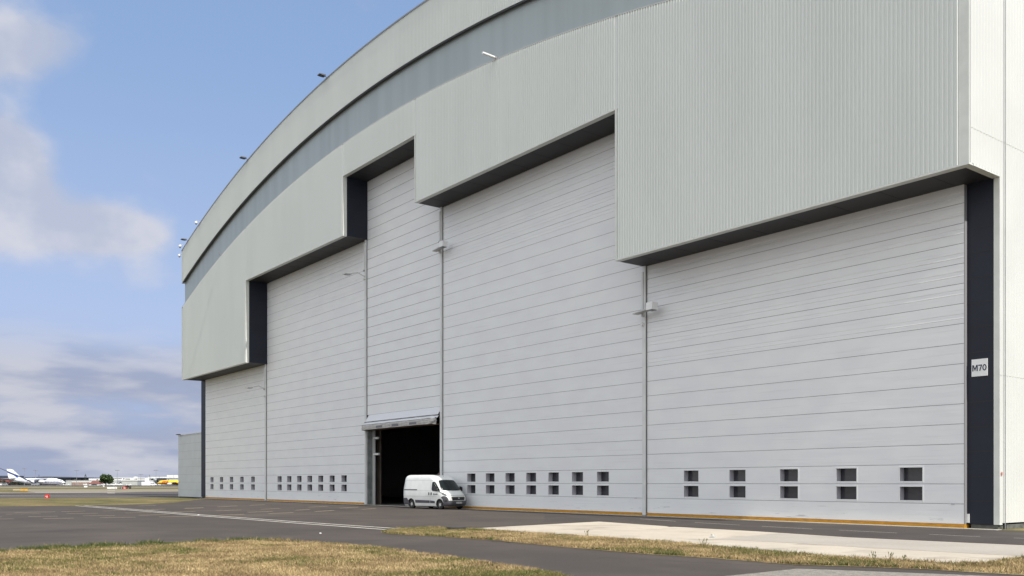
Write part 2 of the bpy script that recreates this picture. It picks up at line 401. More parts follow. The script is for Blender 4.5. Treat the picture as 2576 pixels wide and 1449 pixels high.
dash += [(-260, 1290, -180, 1289), (-420, 1300, -300, 1299), (1410, 2056 * .6289, 1448, 1292)] [:2]
def stripe(m, a, b, w, off):
    a, b = np.array(a), np.array(b); d = (b - a)[:2]; d = d / np.linalg.norm(d); n = np.array([-d[1], d[0]]) * w / 2
    m.quad((a[0] + n[0], a[1] + n[1], off), (b[0] + n[0], b[1] + n[1], off), (b[0] - n[0], b[1] - n[1], off), (a[0] - n[0], a[1] - n[1], off))
m = MB()
for x0, y0, x1, y1 in dash: stripe(m, ground_pt(x0, y0), ground_pt(x1, y1), .20, .010)
struct(m.build('apron_markings', G['paint_y']))
m = MB()
for pts in ([(190, 1272.6), (516, 1299.0), (742, 1316.3), (1022, 1336.6)], [(212, 1271.8), (516, 1296.0), (742, 1312.6), (1035, 1332.6)]):
    for a, b in zip(pts, pts[1:]): stripe(m, ground_pt(*a), ground_pt(*b), .19, .012)
struct(m.build('double_line', G['paint_w']))
m = MB()
for a, b in [((1610, 1305.6), (1701, 1312)), (zz6(470, 891), zz6(940, 918)), (zz6(1170, 931), zz6(1700, 960)), (zz6(1980, 972), zz7(455, 1039)), (zz7(760, 1052), zz7(1250, 1075)), (zz7(1575, 1087), (2640, 1357.5))]:
    stripe(m, ground_pt(*a), ground_pt(*b), .09, .011)
struct(m.build('road_markings', G['paint']))
# tar patches and cracks
m = MB()
def blotch(m, x, y, w, h, off=.012, n=14):
    pts = []
    for k in range(n):
        t = 2 * math.pi * k / n; r = random.uniform(.55, 1.05)
        pts.append(ground_pt(x + w * math.cos(t) * r, y + h * math.sin(t) * r, off, False))
    m.add(pts, [tuple(range(n))])
for a in [(1262, 1362, 34, 1.2), (1295, 1364.5, 26, .9), (752, 1279, 22, .5), (830, 1280.6, 40, .8), (872, 1282, 22, .6), (1726, 1312.5, 18, .5), (1692, 1324.8, 18, .6)]: blotch(m, *a)
struct(m.build('tar_patches', G['stain']))
m = MB()
for (x0, y0, x1, y1) in [(60, 1340, 520, 1322), (380, 1356, 900, 1330), (1240, 1300, 1420, 1296), (-100, 1318, 300, 1309), (1500, 1402, 2000, 1428)]:
    pts = [(x0 + (x1 - x0) * k / 14, y0 + (y1 - y0) * k / 14 + random.uniform(-.5, .5)) for k in range(15)]
    for a, b in zip(pts, pts[1:]):
        if random.random() < .8: stripe(m, ground_pt(*a), ground_pt(*b), .03, .0105)
struct(m.build('sealed_cracks', G['stain']))

# ------------------------------------------------------------------ hangar
J = [-113.11, -94.10, -71.89, -59.76, -38.05, -19.36]       # door posts
O = [-114.75, -93.85, -71.70, -60.00, -38.15, -18.01]       # edges of the stepped cladding
Z = [14.56, 23.16, 28.26]; BZ = [Z[0], Z[1], Z[2], Z[1], Z[0]]
YD, YS, XC = 2.315, 2.51, -66.5
ztop = lambda x: 37.97 - .003238 * (x - XC) ** 2
zb1 = lambda x: 34.20 - .00330 * (x - XC) ** 2 - 2.0e-8 * (x - XC) ** 4
zb2 = lambda x: 31.13 - .00325 * (x - XC) ** 2 - 3e-8 * (x - XC) ** 4
HY = 95.0
hang = empty('hangar', (XC, 0, 0), label='huge aircraft hangar with curved roof, stepped grey-green ribbed front and tall white fabric doors', cat='hangar')
HL = (-XC, 0, 0)
def hp(m, name, mats, **k): return m.build(name, mats, hang, loc=HL, **k)
def ribs(m, x0, x1, zlo, zhi, y=0, pitch=.2, dep=.07):
    """trapezoidal sheet: profile runs along x"""
    n = int(round((x1 - x0) / pitch)); p = (x1 - x0) / n
    pr = [(0, 0), (.58, 0), (.64, -dep), (.76, -dep), (1, 0)]
    for i in range(n):
        for (a, ya), (b, yb) in zip(pr, pr[1:]):
            xa, xb = x0 + (i + a) * p, x0 + (i + b) * p
            m.quad((xa, y + ya, zlo(xa)), (xb, y + yb, zlo(xb)), (xb, y + yb, zhi(xb)), (xa, y + ya, zhi(xa)))
m = MB()
for i in range(5):
    g = .14                                                     # cladding stops at the corner trims
    xa = O[i] + (.35 if i == 0 else (-.14 if i >= 3 else (.14 if False else 0)))
    xa = O[i] + {0: .3, 1: 0, 2: 0, 3: .16, 4: .16}[i]; xb = O[i + 1] + {0: -.16, 1: -.16, 2: 0, 3: 0, 4: -.42}[i]
    if i in (1, 2): pass
    lo = BZ[i] + .06
    ribs(m, xa, xb, lambda x, lo=lo: lo, zb2)
# pieces above the steps, where the trim of the lower bay ends
for (xa, xb, lo) in [(O[1] - .16, O[1], Z[1] + .06), (O[2] - .16, O[2], Z[2] + .06), (O[3], O[3] + .16, Z[2] + .06), (O[4], O[4] + .16, Z[1] + .06)]:
    m.quad((xa, -.005, lo), (xb, -.005, lo), (xb, -.005, zb2(xb)), (xa, -.005, zb2(xa)))
wall = hp(m, 'lower_cladding', M['clad'])
m = MB(); ribs(m, O[0] + .3, O[5] - .42, lambda x: zb1(x) + .05, lambda x: ztop(x) - .05); hp(m, 'upper_cladding', M['clad'])
# corner strips and the trims round the openings
def hbx(name, mt, boxes):
    for bx_ in boxes:
        m = MB(); m.box(*bx_); hp(m, name, mt)
hbx('corner_trim', M['trim'], [(O[0], O[0] + .3, -.05, .35, Z[0], zb2(O[0]) - .02), (O[0], O[0] + .3, -.05, .35, zb1(O[0]) + .1, ztop(O[0]) - .05),
    (O[5] - .42, O[5] - .003, -.05, .02, Z[0] + .06, zb2(O[5]) - .02), (O[5] - .42, O[5] - .003, -.05, .02, zb1(O[5]) + .05, ztop(O[5]) - .05)])
m = MB()
for i in range(5):
    xa = O[i] + (.30 if i == 0 else -.0); xb = O[i + 1]
    ext = {1: (-.16, 0), 2: (-.16, .16), 3: (0, .16)}.get(i, (0, 0))
    m.box(xa + ext[0] * 1.6, xb + ext[1] * 1.6, -.055, .30, BZ[i], BZ[i] + .07)
for x, za, zb_ in [(O[1] - .16, Z[0] + .07, Z[1]), (O[2] - .16, Z[1] + .07, Z[2])]:
    m.box(x, x + .16, -.055, .30, za, zb_)
for x, za, zb_ in [(O[3], Z[1] + .07, Z[2]), (O[4], Z[0] + .07, Z[1])]:
    m.box(x, x + .16, -.055, .30, za, zb_)
m.box(O[5] - .30, O[5] + .012, .31, YS + .02, Z[0], Z[0] + .07)
hp(m, 'opening_trim', M['trim'])
# recessed translucent band, shadow gap and edge cappings
def arcstrip(m, f0, f1, ya, yb, n=120, xa=None, xb=None):
    X = np.linspace(xa if xa is not None else O[0], xb if xb is not None else O[5], n)
    for a, b in zip(X, X[1:]):
        m.quad((a, ya, f0(a)), (b, ya, f0(b)), (b, yb, f1(b)), (a, yb, f1(a)))
m = MB(); X = np.linspace(O[0] + .12, O[5] - .1, 320)
for k, (a, b) in enumerate(zip(X, X[1:])):
    y = .42 if k % 2 else .44
    m.quad((a, .31, zb2(a) - .3), (b, .31, zb2(b) - .3), (b, .31, zb1(b) + .4), (a, .31, zb1(a) + .4))
hp(m, 'glazed_band', M['band'])
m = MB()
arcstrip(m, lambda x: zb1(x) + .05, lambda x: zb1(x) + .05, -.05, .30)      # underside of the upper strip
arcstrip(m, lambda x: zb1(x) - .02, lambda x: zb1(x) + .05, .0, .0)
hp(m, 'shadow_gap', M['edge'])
m = MB()
def arcbox(m, f, dz, ya, yb, n=120):
    arcstrip(m, lambda x: f(x), lambda x: f(x) + dz, ya, ya, n); arcstrip(m, lambda x: f(x) + dz, lambda x: f(x) + dz, ya, yb, n)
    arcstrip(m, f, f, ya, yb, n); arcstrip(m, f, lambda x: f(x) + dz, yb, yb, n)
arcbox(m, lambda x: zb2(x), .06, -.06, .33)
hp(m, 'band_sill', M['lgrey'])
m = MB(); arcbox(m, lambda x: ztop(x) - .05, .12, -.09, .5)
hp(m, 'roof_capping', M['grey'])
m = MB(); arcstrip(m, lambda x: ztop(x) - .03, lambda x: ztop(x) - .03, .5, HY, 80); hp(m, 'roof', M['roof'])
# side wall facing the sun
m = MB(); n = 380; Y = np.linspace(0.05, HY, n)
for k, (a, b) in enumerate(zip(Y, Y[1:])):
    lo = Z[0] + .07 if b <= YS + .15 else .27
    zt = ztop(O[5]) - .05; pr = [(0, 0), (.6, 0), (.68, .018), (.92, .018), (1, 0)]
    for (s0, d0), (s1, d1) in zip(pr, pr[1:]):
        m.quad((O[5] + d0, a + (b - a) * s0, lo), (O[5] + d1, a + (b - a) * s1, lo), (O[5] + d1, a + (b - a) * s1, zt), (O[5] + d0, a + (b - a) * s0, zt))
hp(m, 'side_wall', M['clad_side'])
m = MB()
for z in (16.05, 23.2, 6.4): m.box(O[5] + .016, O[5] + .022, YS if z < 14 else .1, 60, z, z + .010)
hp(m, 'side_wall_joint', M['trim'])
m = MB(); m.box(O[0], O[0] + .2, .36, HY, Z[0] + .06, ztop(O[0]) - .06); m.box(O[0], O[0] + .2, YS + .62, HY, 0, Z[0] + .055); m.box(O[0], O[5], HY, HY + .3, 0, 28)
m.quad((O[0] + .2, HY, 27.9), (O[5], HY, 27.9), (O[5] - 2, HY, 30), (O[0] + 2, HY, 30)); hp(m, 'rear_wall', M['clad'])
hbx('plinth', M['concrete'], [(O[5] - .35, O[5] + .04, YS + .52, 60, 0, .20), (J[5] + .14, O[5] - .10, YS + .06, YS + .5, 0, .19), (O[0] + .15, J[0] - .1, YS + .06, YS + .5, 0, .15)])
# dark linings: soffits (one per bay), reveals at the steps
for i in range(5):
    m = MB(); za = BZ[i]
    x0, x1 = O[i], O[i + 1]
    if i == 0: x0 += .3
    if i in (1, 2): x0 = O[i] - 0.0
    m.box(x0, x1 - (.30 if i == 4 else 0), .30, YD + .75, za + .012, za + .05)
    k = x0 + 1.6
    while k < x1: m.box(k, k + .025, .30, YD + .5, za + .004, za + .013, 1); k += 2.4
    o = hp(m, 'soffit', [M['soffit'], M['joint']])
for x, za, zb_, sg in [(O[1], Z[0], Z[1], 1), (O[2], Z[1], Z[2], 1), (O[3], Z[1], Z[2], -1), (O[4], Z[0], Z[1], -1)]:
    m = MB(); t = .05
    xa, xb = (x - t - .002, x - .002) if sg > 0 else (x + .002, x + .002 + t)
    m.box(xa, xb, .30, YD - .02, za + .05, zb_ + .012)
    # lining of the stub beneath: closes the step against the door plane
    z = za + 1.2
    while z < zb_ - .2:
        xx = x - .003 if sg > 0 else x - .004
        m.box(xx, xx + .007, .31, YD - .03, z, z + .02, 1); z += 1.05
    hp(m, 'reveal_lining', [M['dark'], M['joint']])
# dark corner columns left and right
def dcol(x0, x1, y0, y1, zt):
    m = MB(); m.box(x0, x1, y0, y1, .2, zt); z = 1.15
    while z < zt: m.box(x0 + .06, x1 + .004, y0 - .004, y0 + .01, z, z + .03, 1); z += 1.045
    hp(m, 'corner_column', [M['dark'], M['joint']])
dcol(J[5] + .0, O[5] - .245, YS, YS + .6, Z[0] + .012)
dcol(O[0] + .05, J[0] - .02, YD + .02, YS + .6, Z[0] + .012)
hbx('corner_flashing', M['trim'], [(O[5] - .243, O[5] - .001, YS + .002, YS + .25, .2, Z[0]), (O[0] - .01, O[0] + .048, YD + .05, YD + .5, .1, Z[0])])
m = MB(); m.path([(O[5] + .07, YS + .33, .0), (O[5] + .07, YS + .33, 30.2)], .02); hp(m, 'lightning_cable', M['grey'])
m = MB(); m.box(O[5] + .02, O[5] + .045, YS + .08, YS + .18, 2.25, 2.38); hp(m, 'hydrant_plate', mat('faded_red', (.6, .25, .2), .6))
m = MB(); m.box(J[5] + .0, J[5] + .11, YS - .06, YS - .003, .25, .62); hp(m, 'seal_cover', M['white'])

# door curtains with their seams and window openings
WX = [[-111.30 + 3.232 * k for k in range(5)], [-91.146 + 2.412 * k for k in range(7)], [], [-56.36 + 2.36 * k for k in range(7)], [-35.07 + 3.20 * k for k in range(5)]]
WW, ZB = 1.05, .19
proto = None
def window_proto(parent, x, z, h):
    m = MB(); d = .34
    f = .055                                                  # frame on the fabric
    for (a, b, c, e) in [(-f, WW + f, -f, 0), (-f, WW + f, h, h + f), (-f, 0, 0, h), (WW, WW + f, 0, h)]: m.box(a, b, -.012, .01, c, e, 0)
    m.quad((0, 0, 0), (0, d, 0), (0, d, h), (0, 0, h), 1); m.quad((WW, 0, 0), (WW, d, 0), (WW, d, h), (WW, 0, h), 1)
    m.quad((0, 0, 0), (WW, 0, 0), (WW, d, 0), (0, d, 0), 1); m.quad((0, 0, h), (WW, 0, h), (WW, d, h), (0, d, h), 1)
    m.quad((0, d, 0), (WW, d, 0), (WW, d, h), (0, d, h), 2)
    return m.build('window', [M['wframe'], M['reveal'], M['pane']], parent, loc=(x, YD, z))
for i in range(5):
    if i == 2: continue
    xa, xb = J[i] + (.03 if i == 0 else .13), J[i + 1] - .13
    if i == 4: xb = J[5] - .03
    xs = [xa] + [v for w in WX[i] for v in (w, w + WW)] + [xb]
    npan = int((BZ[i] - ZB) / P); zs = [(ZB, 0)]
    for k in range(npan + 1):
        z = ZB + k * P
        if k: zs += [(z - .010, 0), (z, .016), (z + .010, 0)]
        if k in (1, 2): zs += [(z + .12, 0), (z + .725, 0)]
        elif k > npan - 7: q = (k - npan + 7) / 7 * .5 + .5; h1 = .18 + .25 * ((k * 37) % 10) / 10; zs += [(z + h1, .004), (z + h1 + .02, .016 * q), (z + h1 + .05, -.012 * q), (z + h1 + .09, 0), (z + h1 + .22, .008 * q), (z + h1 + .25, -.008 * q)]
        else: zs += [(z + .425, 0)]
    zs = [q for q in zs if q[0] < BZ[i]] + [(BZ[i] + .01, 0)]
    m = MB(); nx = len(xs)
    def dent(x, z): return 0
    V = [(x, YD + dy, z) for (z, dy) in zs for x in xs]; F = []; Mi = []
    for a in range(len(zs) - 1):
        zc = (zs[a][0] + zs[a + 1][0]) / 2
        kk = (zc - ZB) / P; row = int(kk)
        inrow = row in (1, 2) and .12 < (kk - row) * P < .725
        seam = abs(zs[a + 1][0] - zs[a][0] - .010) < 1e-6
        for b in range(nx - 1):
            if inrow and b % 2 == 1: continue
            F.append((a * nx + b, a * nx + b + 1, (a + 1) * nx + b + 1, (a + 1) * nx + b)); Mi.append(1 if seam else 0)
    m.v = V; m.f = F; m.m = Mi
    # returns and back sheet
    m.box(xb, xb + .028, YD - .002, YD + .55, ZB, BZ[i], 1); m.box(xa - .02, xa, YD + .0, YD + .55, ZB, BZ[i], 1)
    m.box(xa, xb, YD + .50, YD + .55, ZB, BZ[i], 0)
    door = hp(m, 'door_curtain', [M['fabric'], M['seam']])
    door['label'] = ['far left door curtain with five window columns', 'left door curtain with seven window columns', '', 'right door curtain with seven window columns', 'near right door curtain with five widely spaced window columns'][i]
    for w in WX[i]:
        for k in (1, 2):
            if proto is None: proto = window_proto(door, w, ZB + k * P + .12, .605); c = proto
            else: c = proto.copy(); COL.objects.link(c); c.parent = door; c.location = (w, YD, ZB + k * P + .12)
    m = MB(); m.box(xa - .03, xb + .03, YD - .035, YD + .45, .02, ZB - .012); m.box(xa - .03, xb + .03, YD - .05, YD - .036, .125, .14, 1)
    m.box(xa, xb, YD - .03, YD + .4, -.0, .019, 2)
    m.build('bottom_seal', [M['yellow'], M['yellow'], M['black']], door)
    m = MB()
    for s in ((xb - .75, 1.02),) if i != 4 else ((xb - .55, 1.02),): m.box(s[0], s[0] + .16, YD - .03, YD - .002, s[1], s[1] + .035)
    m.build('latch', M['grey'], door)

# partly opened centre curtain: flat above, hitched-up folds at the bottom
xa, xb = J[2] + .13, J[3] - .13
m = MB(); zs = [(7.84, 0)]
k = 9
while ZB + k * P < BZ[2]:
    z = ZB + k * P; zs += [(z + .014, 0), (z + .425, -.0)]
    k += 1
    if ZB + k * P < BZ[2]: zs += [(ZB + k * P - .014, 0), (ZB + k * P, .022)]
zs = [(7.84, .022)] + zs[1:] + [(BZ[2] + .01, 0)]
for (za, da), (zc, dc) in zip(zs, zs[1:]):
    m.quad((xa, YD + da, za), (xb, YD + da, za), (xb, YD + dc, zc), (xa, YD + dc, zc), 1 if da != dc else 0)
m.box(xa, xb, YD + .5, YD + .55, 7.3, BZ[2], 0)
door = hp(m, 'door_curtain', [M['fabric'], M['seam']]); door['label'] = 'raised centre door curtain above the dark opening'
prof = [(0, 7.84, 0), (-.10, 7.60, 0), (-.30, 7.24, 0), (-.36, 7.20, 1), (-.28, 7.17, 1), (-.36, 7.13, 0), (-.50, 7.03, 0), (-.54, 6.96, 0),
        (-.50, 6.93, 1), (-.56, 6.90, 2), (-.56, 6.80, 2), (-.53, 6.79, 1), (-.57, 6.77, 2), (-.57, 6.69, 2), (-.54, 6.68, 1), (-.58, 6.66, 2), (-.58, 6.60, 2), (-.55, 6.59, 1), (-.58, 6.57, 2), (-.58, 6.52, 2), (-.5, 6.50, 3), (.45, 6.50, 3)]
m = MB(); nX = 60; X = np.linspace(J[2] - .06, J[3] - .12, nX); rows = []
for j, (dy, z, mm) in enumerate(prof):
    row = []
    for i, x in enumerate(X):
        t = (x - X[0]) / (X[-1] - X[0]); end = max(0, (t - .86) / .14); st = max(0, (.05 - t) / .05)
        w = .02 * math.sin(x * 3.1 + j) + .012 * math.sin(x * 9.3 + j * 2)
        dz = .14 * (t - .5) * 0 + (end * (.05 * math.sin(j * 2.4 + t * 60) - .02) if j > 3 else 0)
        row.append((x + (-.10 * end if j > 1 else 0) + (.18 * st if j < 3 else 0), YD + dy * (1 - .25 * end) + (w if j > 1 else 0) + st * .1 - (.06 * math.sin(j * 1.7 + 40 * t) * end if j > 3 else 0), z + dz))
    rows.append(row)
for j in range(len(rows) - 1):
    for i in range(nX - 1):
        mm = prof[j + 1][2]
        m.quad(rows[j][i], rows[j][i + 1], rows[j + 1][i + 1], rows[j + 1][i], mm)
fold = m.build('folded_bottom', [M['fold'], M['seam'], M['fold2'], M['rust']], door)
M['fw'] = mat('fold_window', (.14, .14, .16), .4)
for x in (-69.15, -66.5, -63.7):
    m = MB(); m.box(x, x + 1.05, YD - .605, YD - .588, 6.60, 6.76); m.build('folded_window', M['fw'], door)

# guide posts between the curtains
for i in range(1, 5):
    x = J[i]; zt = min(BZ[i - 1], BZ[i]) + .02
    m = MB(); m.box(x - .105, x + .105, YD - .16, YD + .5, .06, zt, 0)
    m.box(x - .12, x - .107, YD - .05, YD + .45, .06, zt, 1); m.box(x + .107, x + .12, YD - .05, YD + .45, .06, zt, 1)
    m.box(x - .16, x + .16, YD - .10, YD + .4, 0, .059, 1)
    m.box(x - .14, x - .0, YD - .24, YD - .165, zt - 2.6, zt - .35, 0)
    m.tube((x - .05, YD - .30, zt - 3.4), (x - .05, YD - .16, zt - 3.4), .11, .11, 10, 0)
    m.box(x - .17, x - .05, YD - .25, YD - .17, zt - 2.75, zt - 2.61, 2)
    hp(m, 'guide_post', [M['post'], M['joint'], M['grey']])
hbx('door_jamb', M['inner'], [(J[2] + .16, J[2] + .25, YD - .04, YD + .20, 0, 6.6), (J[2] + .17, J[2] + .27, YD + .22, YD + .44, 0, 6.6)])
hbx('door_jamb', M['post'], [(J[2] + .18, J[2] + .33, YD + .45, YD + .68, 0, 6.9), (J[2] + .121, J[2] + .158, YD - .06, YD - .0, 0.06, 6.6), (J[3] - .22, J[3] - .135, YD - .02, YD + .9, 0, 6.6)])
hbx('bracket', M['post'], [(J[2] + .335, J[2] + 1.05, YD + .50, YD + .66, 5.75, 5.92), (J[2] + .335, J[2] + 1.15, YD + .50, YD + .66, 4.35, 4.52)])
m = MB()
# dark interior
for (a, b) in ((O[0] + .3, J[2] + .1), (J[3] - .1, O[5] - .4)): m.box(a, b, YD + 1.3, YD + 1.4, 0, 24)
m.box(J[2] + .1, J[3] - .1, YD + 1.3, YD + 1.4, 7.2, 24)
for k in range(6):
    m.box(J[3] + .6, J[3] + 1.0, 12 + 9 * k, 12.5 + 9 * k, 0, 20)
m.box(-60.6, -60.2, 9, 60, 0, 24)
for z in (1.6, 3.2, 4.8, 6.2): m.box(-60.7, -60.61, 9, 60, z, z + .15, 1)
for k in range(9): m.box(-60.9, -60.71, 10 + 6 * k, 10.35 + 6 * k, 0, 20, 1)
m.box(O[0] + .3, O[5] - .4, HY - .5, HY - .2, 0, 28); m.box(O[0] + .3, O[5] - .4, YD + 1.4, HY - .5, 24, 24.1)
hp(m, 'interior_wall', [M['interior'], M['inner']])
m = MB(); m.quad((O[0] + .3, YD + .5, .02), (O[5] - .4, YD + .5, .02), (O[5] - .4, HY - .5, .02), (O[0] + .3, HY - .5, .02)); hp(m, 'interior_floor', M['ifloor'])
# pale rail strip along the threshold
m = MB(); m.box(O[0], O[5] + .2, 1.80, 2.24, .006, .03); struct(m.build('threshold_kerb', G['kerb']))
m = MB(); m.quad((O[5] + .05, 1.9, .012), (O[5] + 30, 2.4, .012), (O[5] + 30, 60, .012), (O[5] + .05, 60, .012)); struct(m.build('grass_verge', G['turf_green']))

# sign M70
s = empty('number_sign', (-18.82, YS - .003, 6.77), label='square white sign reading M70 on the dark right corner column', cat='sign')
m = MB(); m.box(-.33, .33, -.035, -.004, -.36, .36); m.build('panel', M['white'], s)
def strokes(name, polys, x, z, w, h):
    m = MB()
    for pl_ in polys: m.prism([(x + p[0] * w, z + p[1] * h) for p in pl_], -.043, -.036)
    return m.build(name, M['text'], s)
hh = .26
strokes('letter', [[(0, 0), (.2, 0), (.2, 1), (0, 1)], [(.8, 0), (1, 0), (1, 1), (.8, 1)], [(.2, 1), (.2, .72), (.5, .0), (.5, .42), (.27, 1)], [(.5, .42), (.5, 0), (.8, .72), (.8, 1), (.73, 1)]], -.295, -hh / 2 - .01, .225, hh)
strokes('letter', [[(0, .82), (0, 1), (1, 1), (1, .82)], [(.74, .82), (1, .82), (.52, .0), (.28, .0), (.42, .38)]], -.045, -hh / 2 - .01, .15, hh)
O8 = [(math.cos(2 * math.pi * k / 20), math.sin(2 * math.pi * k / 20)) for k in range(21)]
strokes('letter', [[(.5 + .5 * a[0], .5 + .51 * a[1]), (.5 + .5 * b[0], .5 + .51 * b[1]), (.5 + .25 * b[0], .5 + .35 * b[1]), (.5 + .25 * a[0], .5 + .35 * a[1])] for a, b in zip(O8, O8[1:])], .125, -hh / 2 - .01, .17, hh)

# annex at the left
an = empty('annex_building', (-119.4, YD + .1, 0), label='low windowless grey box building at the left end of the hangar', cat='annex')
m = MB(); x0, x1 = -4.5, 4.55
m.box(x0, x1, 0, 22, .13, 8.15); z = 1.0
m.box(x0 + .3, x1, .05, 21.5, 0, .13, 1)
while z < 8.1: m.box(x0 - .003, x1, -.006, .01, z, z + .018, 2); z += 1.0
m.build('wall', [mat('annex_panel', (.50, .53, .545), .55, var=.06, vscale=.6), M['joint'], M['grey']], an)
m = MB(); m.box(x0 - .05, x1, -.06, 22.1, 8.151, 8.23); m.build('capping', M['lgrey'], an)
# ------------------------------------------------------------------ lamps and cameras
M['dgrey'] = mat('lamp_casing', (.10, .105, .115), .5)
def flood(loc, rz, label, name='floodlight', sc=1.0, group='floodlights on the roof edge'):
    o = empty(name, loc, rz, label, 'floodlight', group)
    m = MB(); m.path([(0, .05, 0), (0, -.12 * sc, .12 * sc), (0, -.3 * sc, .12 * sc)], .05 * sc); m.build('arm', M['grey'], o)
    m = MB(); m.loft([[(-.26 * sc, -.2 * sc, .03 * sc), (.26 * sc, -.2 * sc, .03 * sc), (.26 * sc, -.2 * sc, .2 * sc), (-.26 * sc, -.2 * sc, .2 * sc)],
                      [(-.30 * sc, -.9 * sc, .06 * sc), (.30 * sc, -.9 * sc, .06 * sc), (.30 * sc, -.9 * sc, .14 * sc), (-.30 * sc, -.9 * sc, .14 * sc)]])
    m.build('lamp_head', M['dgrey'], o)
    m = MB(); m.box(-.22 * sc, .22 * sc, -.8 * sc, -.3 * sc, .0, .022 * sc); m.build('lens', M['black'], o)
    return o
for (x, lab) in [(-74.8, 'grey floodlight highest on the curved roof edge'), (-93.3, 'grey floodlight halfway up the curved roof edge'), (-112.4, 'grey floodlight near the left end of the roof edge')]:
    flood((x, -.1, ztop(x) + .05), 0, lab, sc=.85)
def dome(loc, label, rz=0):
    o = empty('security_camera', loc, rz, label, 'camera', 'security cameras on the left roof corner'); o.scale = (.8, .8, .8)
    m = MB(); m.path([(0, 0, 0), (0, -.1, .18), (0, -.5, .18), (0, -.5, .1)], .04); m.build('bracket', M['lgrey'], o)
    m = MB(); m.lathe([(-.26, .05), (-.22, .16), (-.1, .2), (.05, .2), (.13, .06)], 14, axis='z', c=(0, -.5, 0)); m.build('housing', M['white'], o, smooth=True)
    m = MB(); m.lathe([(-.36, .03), (-.33, .09), (-.262, .12)], 12, axis='z', c=(0, -.5, 0)); m.build('lens_dome', M['black'], o, smooth=True)
dome((-108.1, -.1, ztop(-108.1) + .05), 'white dome camera on the roof edge above the corner')
dome((-113.9, -.12, ztop(-113.9) + .15), 'white dome camera on a bracket at the left roof corner')
dome((-114.8, -.06, 30.0), 'lowest white dome camera hanging off the left corner', rz=-R(70))
flood((-122.8, YD + .1, 8.2), 0, 'small dark floodlight on top of the annex wall', sc=.7)
# white tubular lamp on the band sill
o = empty('strip_light', (-49.6, -.1, zb2(-49.6) + .08), 0, 'white tubular lamp projecting from the sill of the glazed band', 'lamp')
m = MB(); m.tube((0, .05, .04), (-.05, -1.0, .10), .09, .09, 10); m.build('tube', M['white'], o); m = MB(); m.box(-.06, .10, -.05, .12, -.03, .12); m.build('bracket', M['grey'], o)
o = empty('small_bracket', (-101.2, -.06, zb2(-101.2) + .07), 0, 'tiny dark bracket on the lower edge of the glazed band', 'bracket')
m = MB(); m.tube((0, 0, 0), (0, -.18, .12), .03); m.tube((0, -.18, .12), (.02, -.2, .3), .04); m.build('arm', M['grey'], o)
# door lamps on arms beside the guide posts
def armlamp(loc, label):
    o = empty('door_lamp', loc, 0, label, 'lamp', 'lamps on the door guide posts')
    m = MB(); m.path([(0, 0, 0), (0, -.7, .28), (0, -1.5, .05)], .035); m.box(-.06, .06, -.04, .03, -.12, .12); m.build('arm', M['lgrey'], o)
    m = MB(); m.loft([[(-.12, -1.35, -.02), (.12, -1.35, -.02), (.12, -1.35, .10), (-.12, -1.35, .10)], [(-.28, -2.05, -.05), (.28, -2.05, -.05), (.28, -2.05, .02), (-.28, -2.05, .02)]])
    m.build('lamp_head', M['lgrey'], o); m = MB(); m.box(-.18, .18, -1.9, -1.5, -.075, -.055); m.build('lens', M['reveal'], o); return o
armlamp((J[1], YD - .17, 11.95), 'pale arm lamp on the first guide post from the left, lowest soffit')
armlamp((J[2], YD - .17, 19.95), 'pale arm lamp left of the centre curtain, high on its guide post')
def boxlamp(loc, label):
    o = empty('door_lamp', loc, 0, label, 'lamp', 'lamps on the door guide posts')
    m = MB(); m.prism([(-.35, .0), (.95, .12), (.95, .20), (-.35, .05)], -.55, -.1) ; m.box(-.07, .07, -.12, .02, -.14, .1); m.build('arm', M['lgrey'], o)
    m = MB(); m.box(.88, 1.36, -.70, -.25, .04, .46); m.build('housing', M['white'], o)
    m = MB(); m.box(.95, 1.35, -.7, -.3, -.005, .018); m.build('lens', M['grey'], o); return o
boxlamp((J[3], YD - .17, 19.75), 'white box lamp on a flat arm right of the centre curtain')
boxlamp((J[4], YD - .17, 11.75), 'white box lamp on a flat arm on the nearest guide post')

# ------------------------------------------------------------------ van
M['vpaint'] = mat('van_white_paint', (.74, .76, .75), .28, coat=.4, var=.06, vscale=2.5)
M['vplastic'] = mat('van_grey_plastic', (.075, .075, .09), .5, var=.2, vscale=5)
M['vglass'] = mat('van_glass', (.010, .015, .016), .05, spec=.22)
M['tyre'] = mat('tyre_rubber', (.014, .014, .015), .75, var=.3, vscale=12)
M['rim'] = mat('wheel_steel', (.62, .62, .62), .35, var=.15, vscale=9)
M['lampglass'] = mat('lamp_glass', (.30, .31, .33), .12, spec=.5, col2=(.06, .065, .07), vscale=7, lo=.45, hi=.55)
zt = np.array([.22, .35, .5, .8, .95, 1.05, 1.2, 1.33, 1.5, 1.8, 2.1, 2.25, 2.38, 2.47, 2.515])
xft = np.array([5.20, 5.33, 5.38, 5.37, 5.32, 5.24, 5.06, 4.84, 4.67, 4.37, 4.06, 3.88, 3.60, 3.25, 2.9])
wt = np.array([.95, .99, 1.0, 1.02, 1.025, 1.025, 1.02, 1.015, 1.0, .965, .93, .91, .87, .80, .68])
xrt = np.array([.10, .03, 0, 0, 0, 0, 0, 0, .01, .05, .09, .12, .17, .27, .42])
ct = np.array([.30, .30, .30, .30, .32, .34, .36, .36, .30, .26, .24, .22, .2, .2, .2])
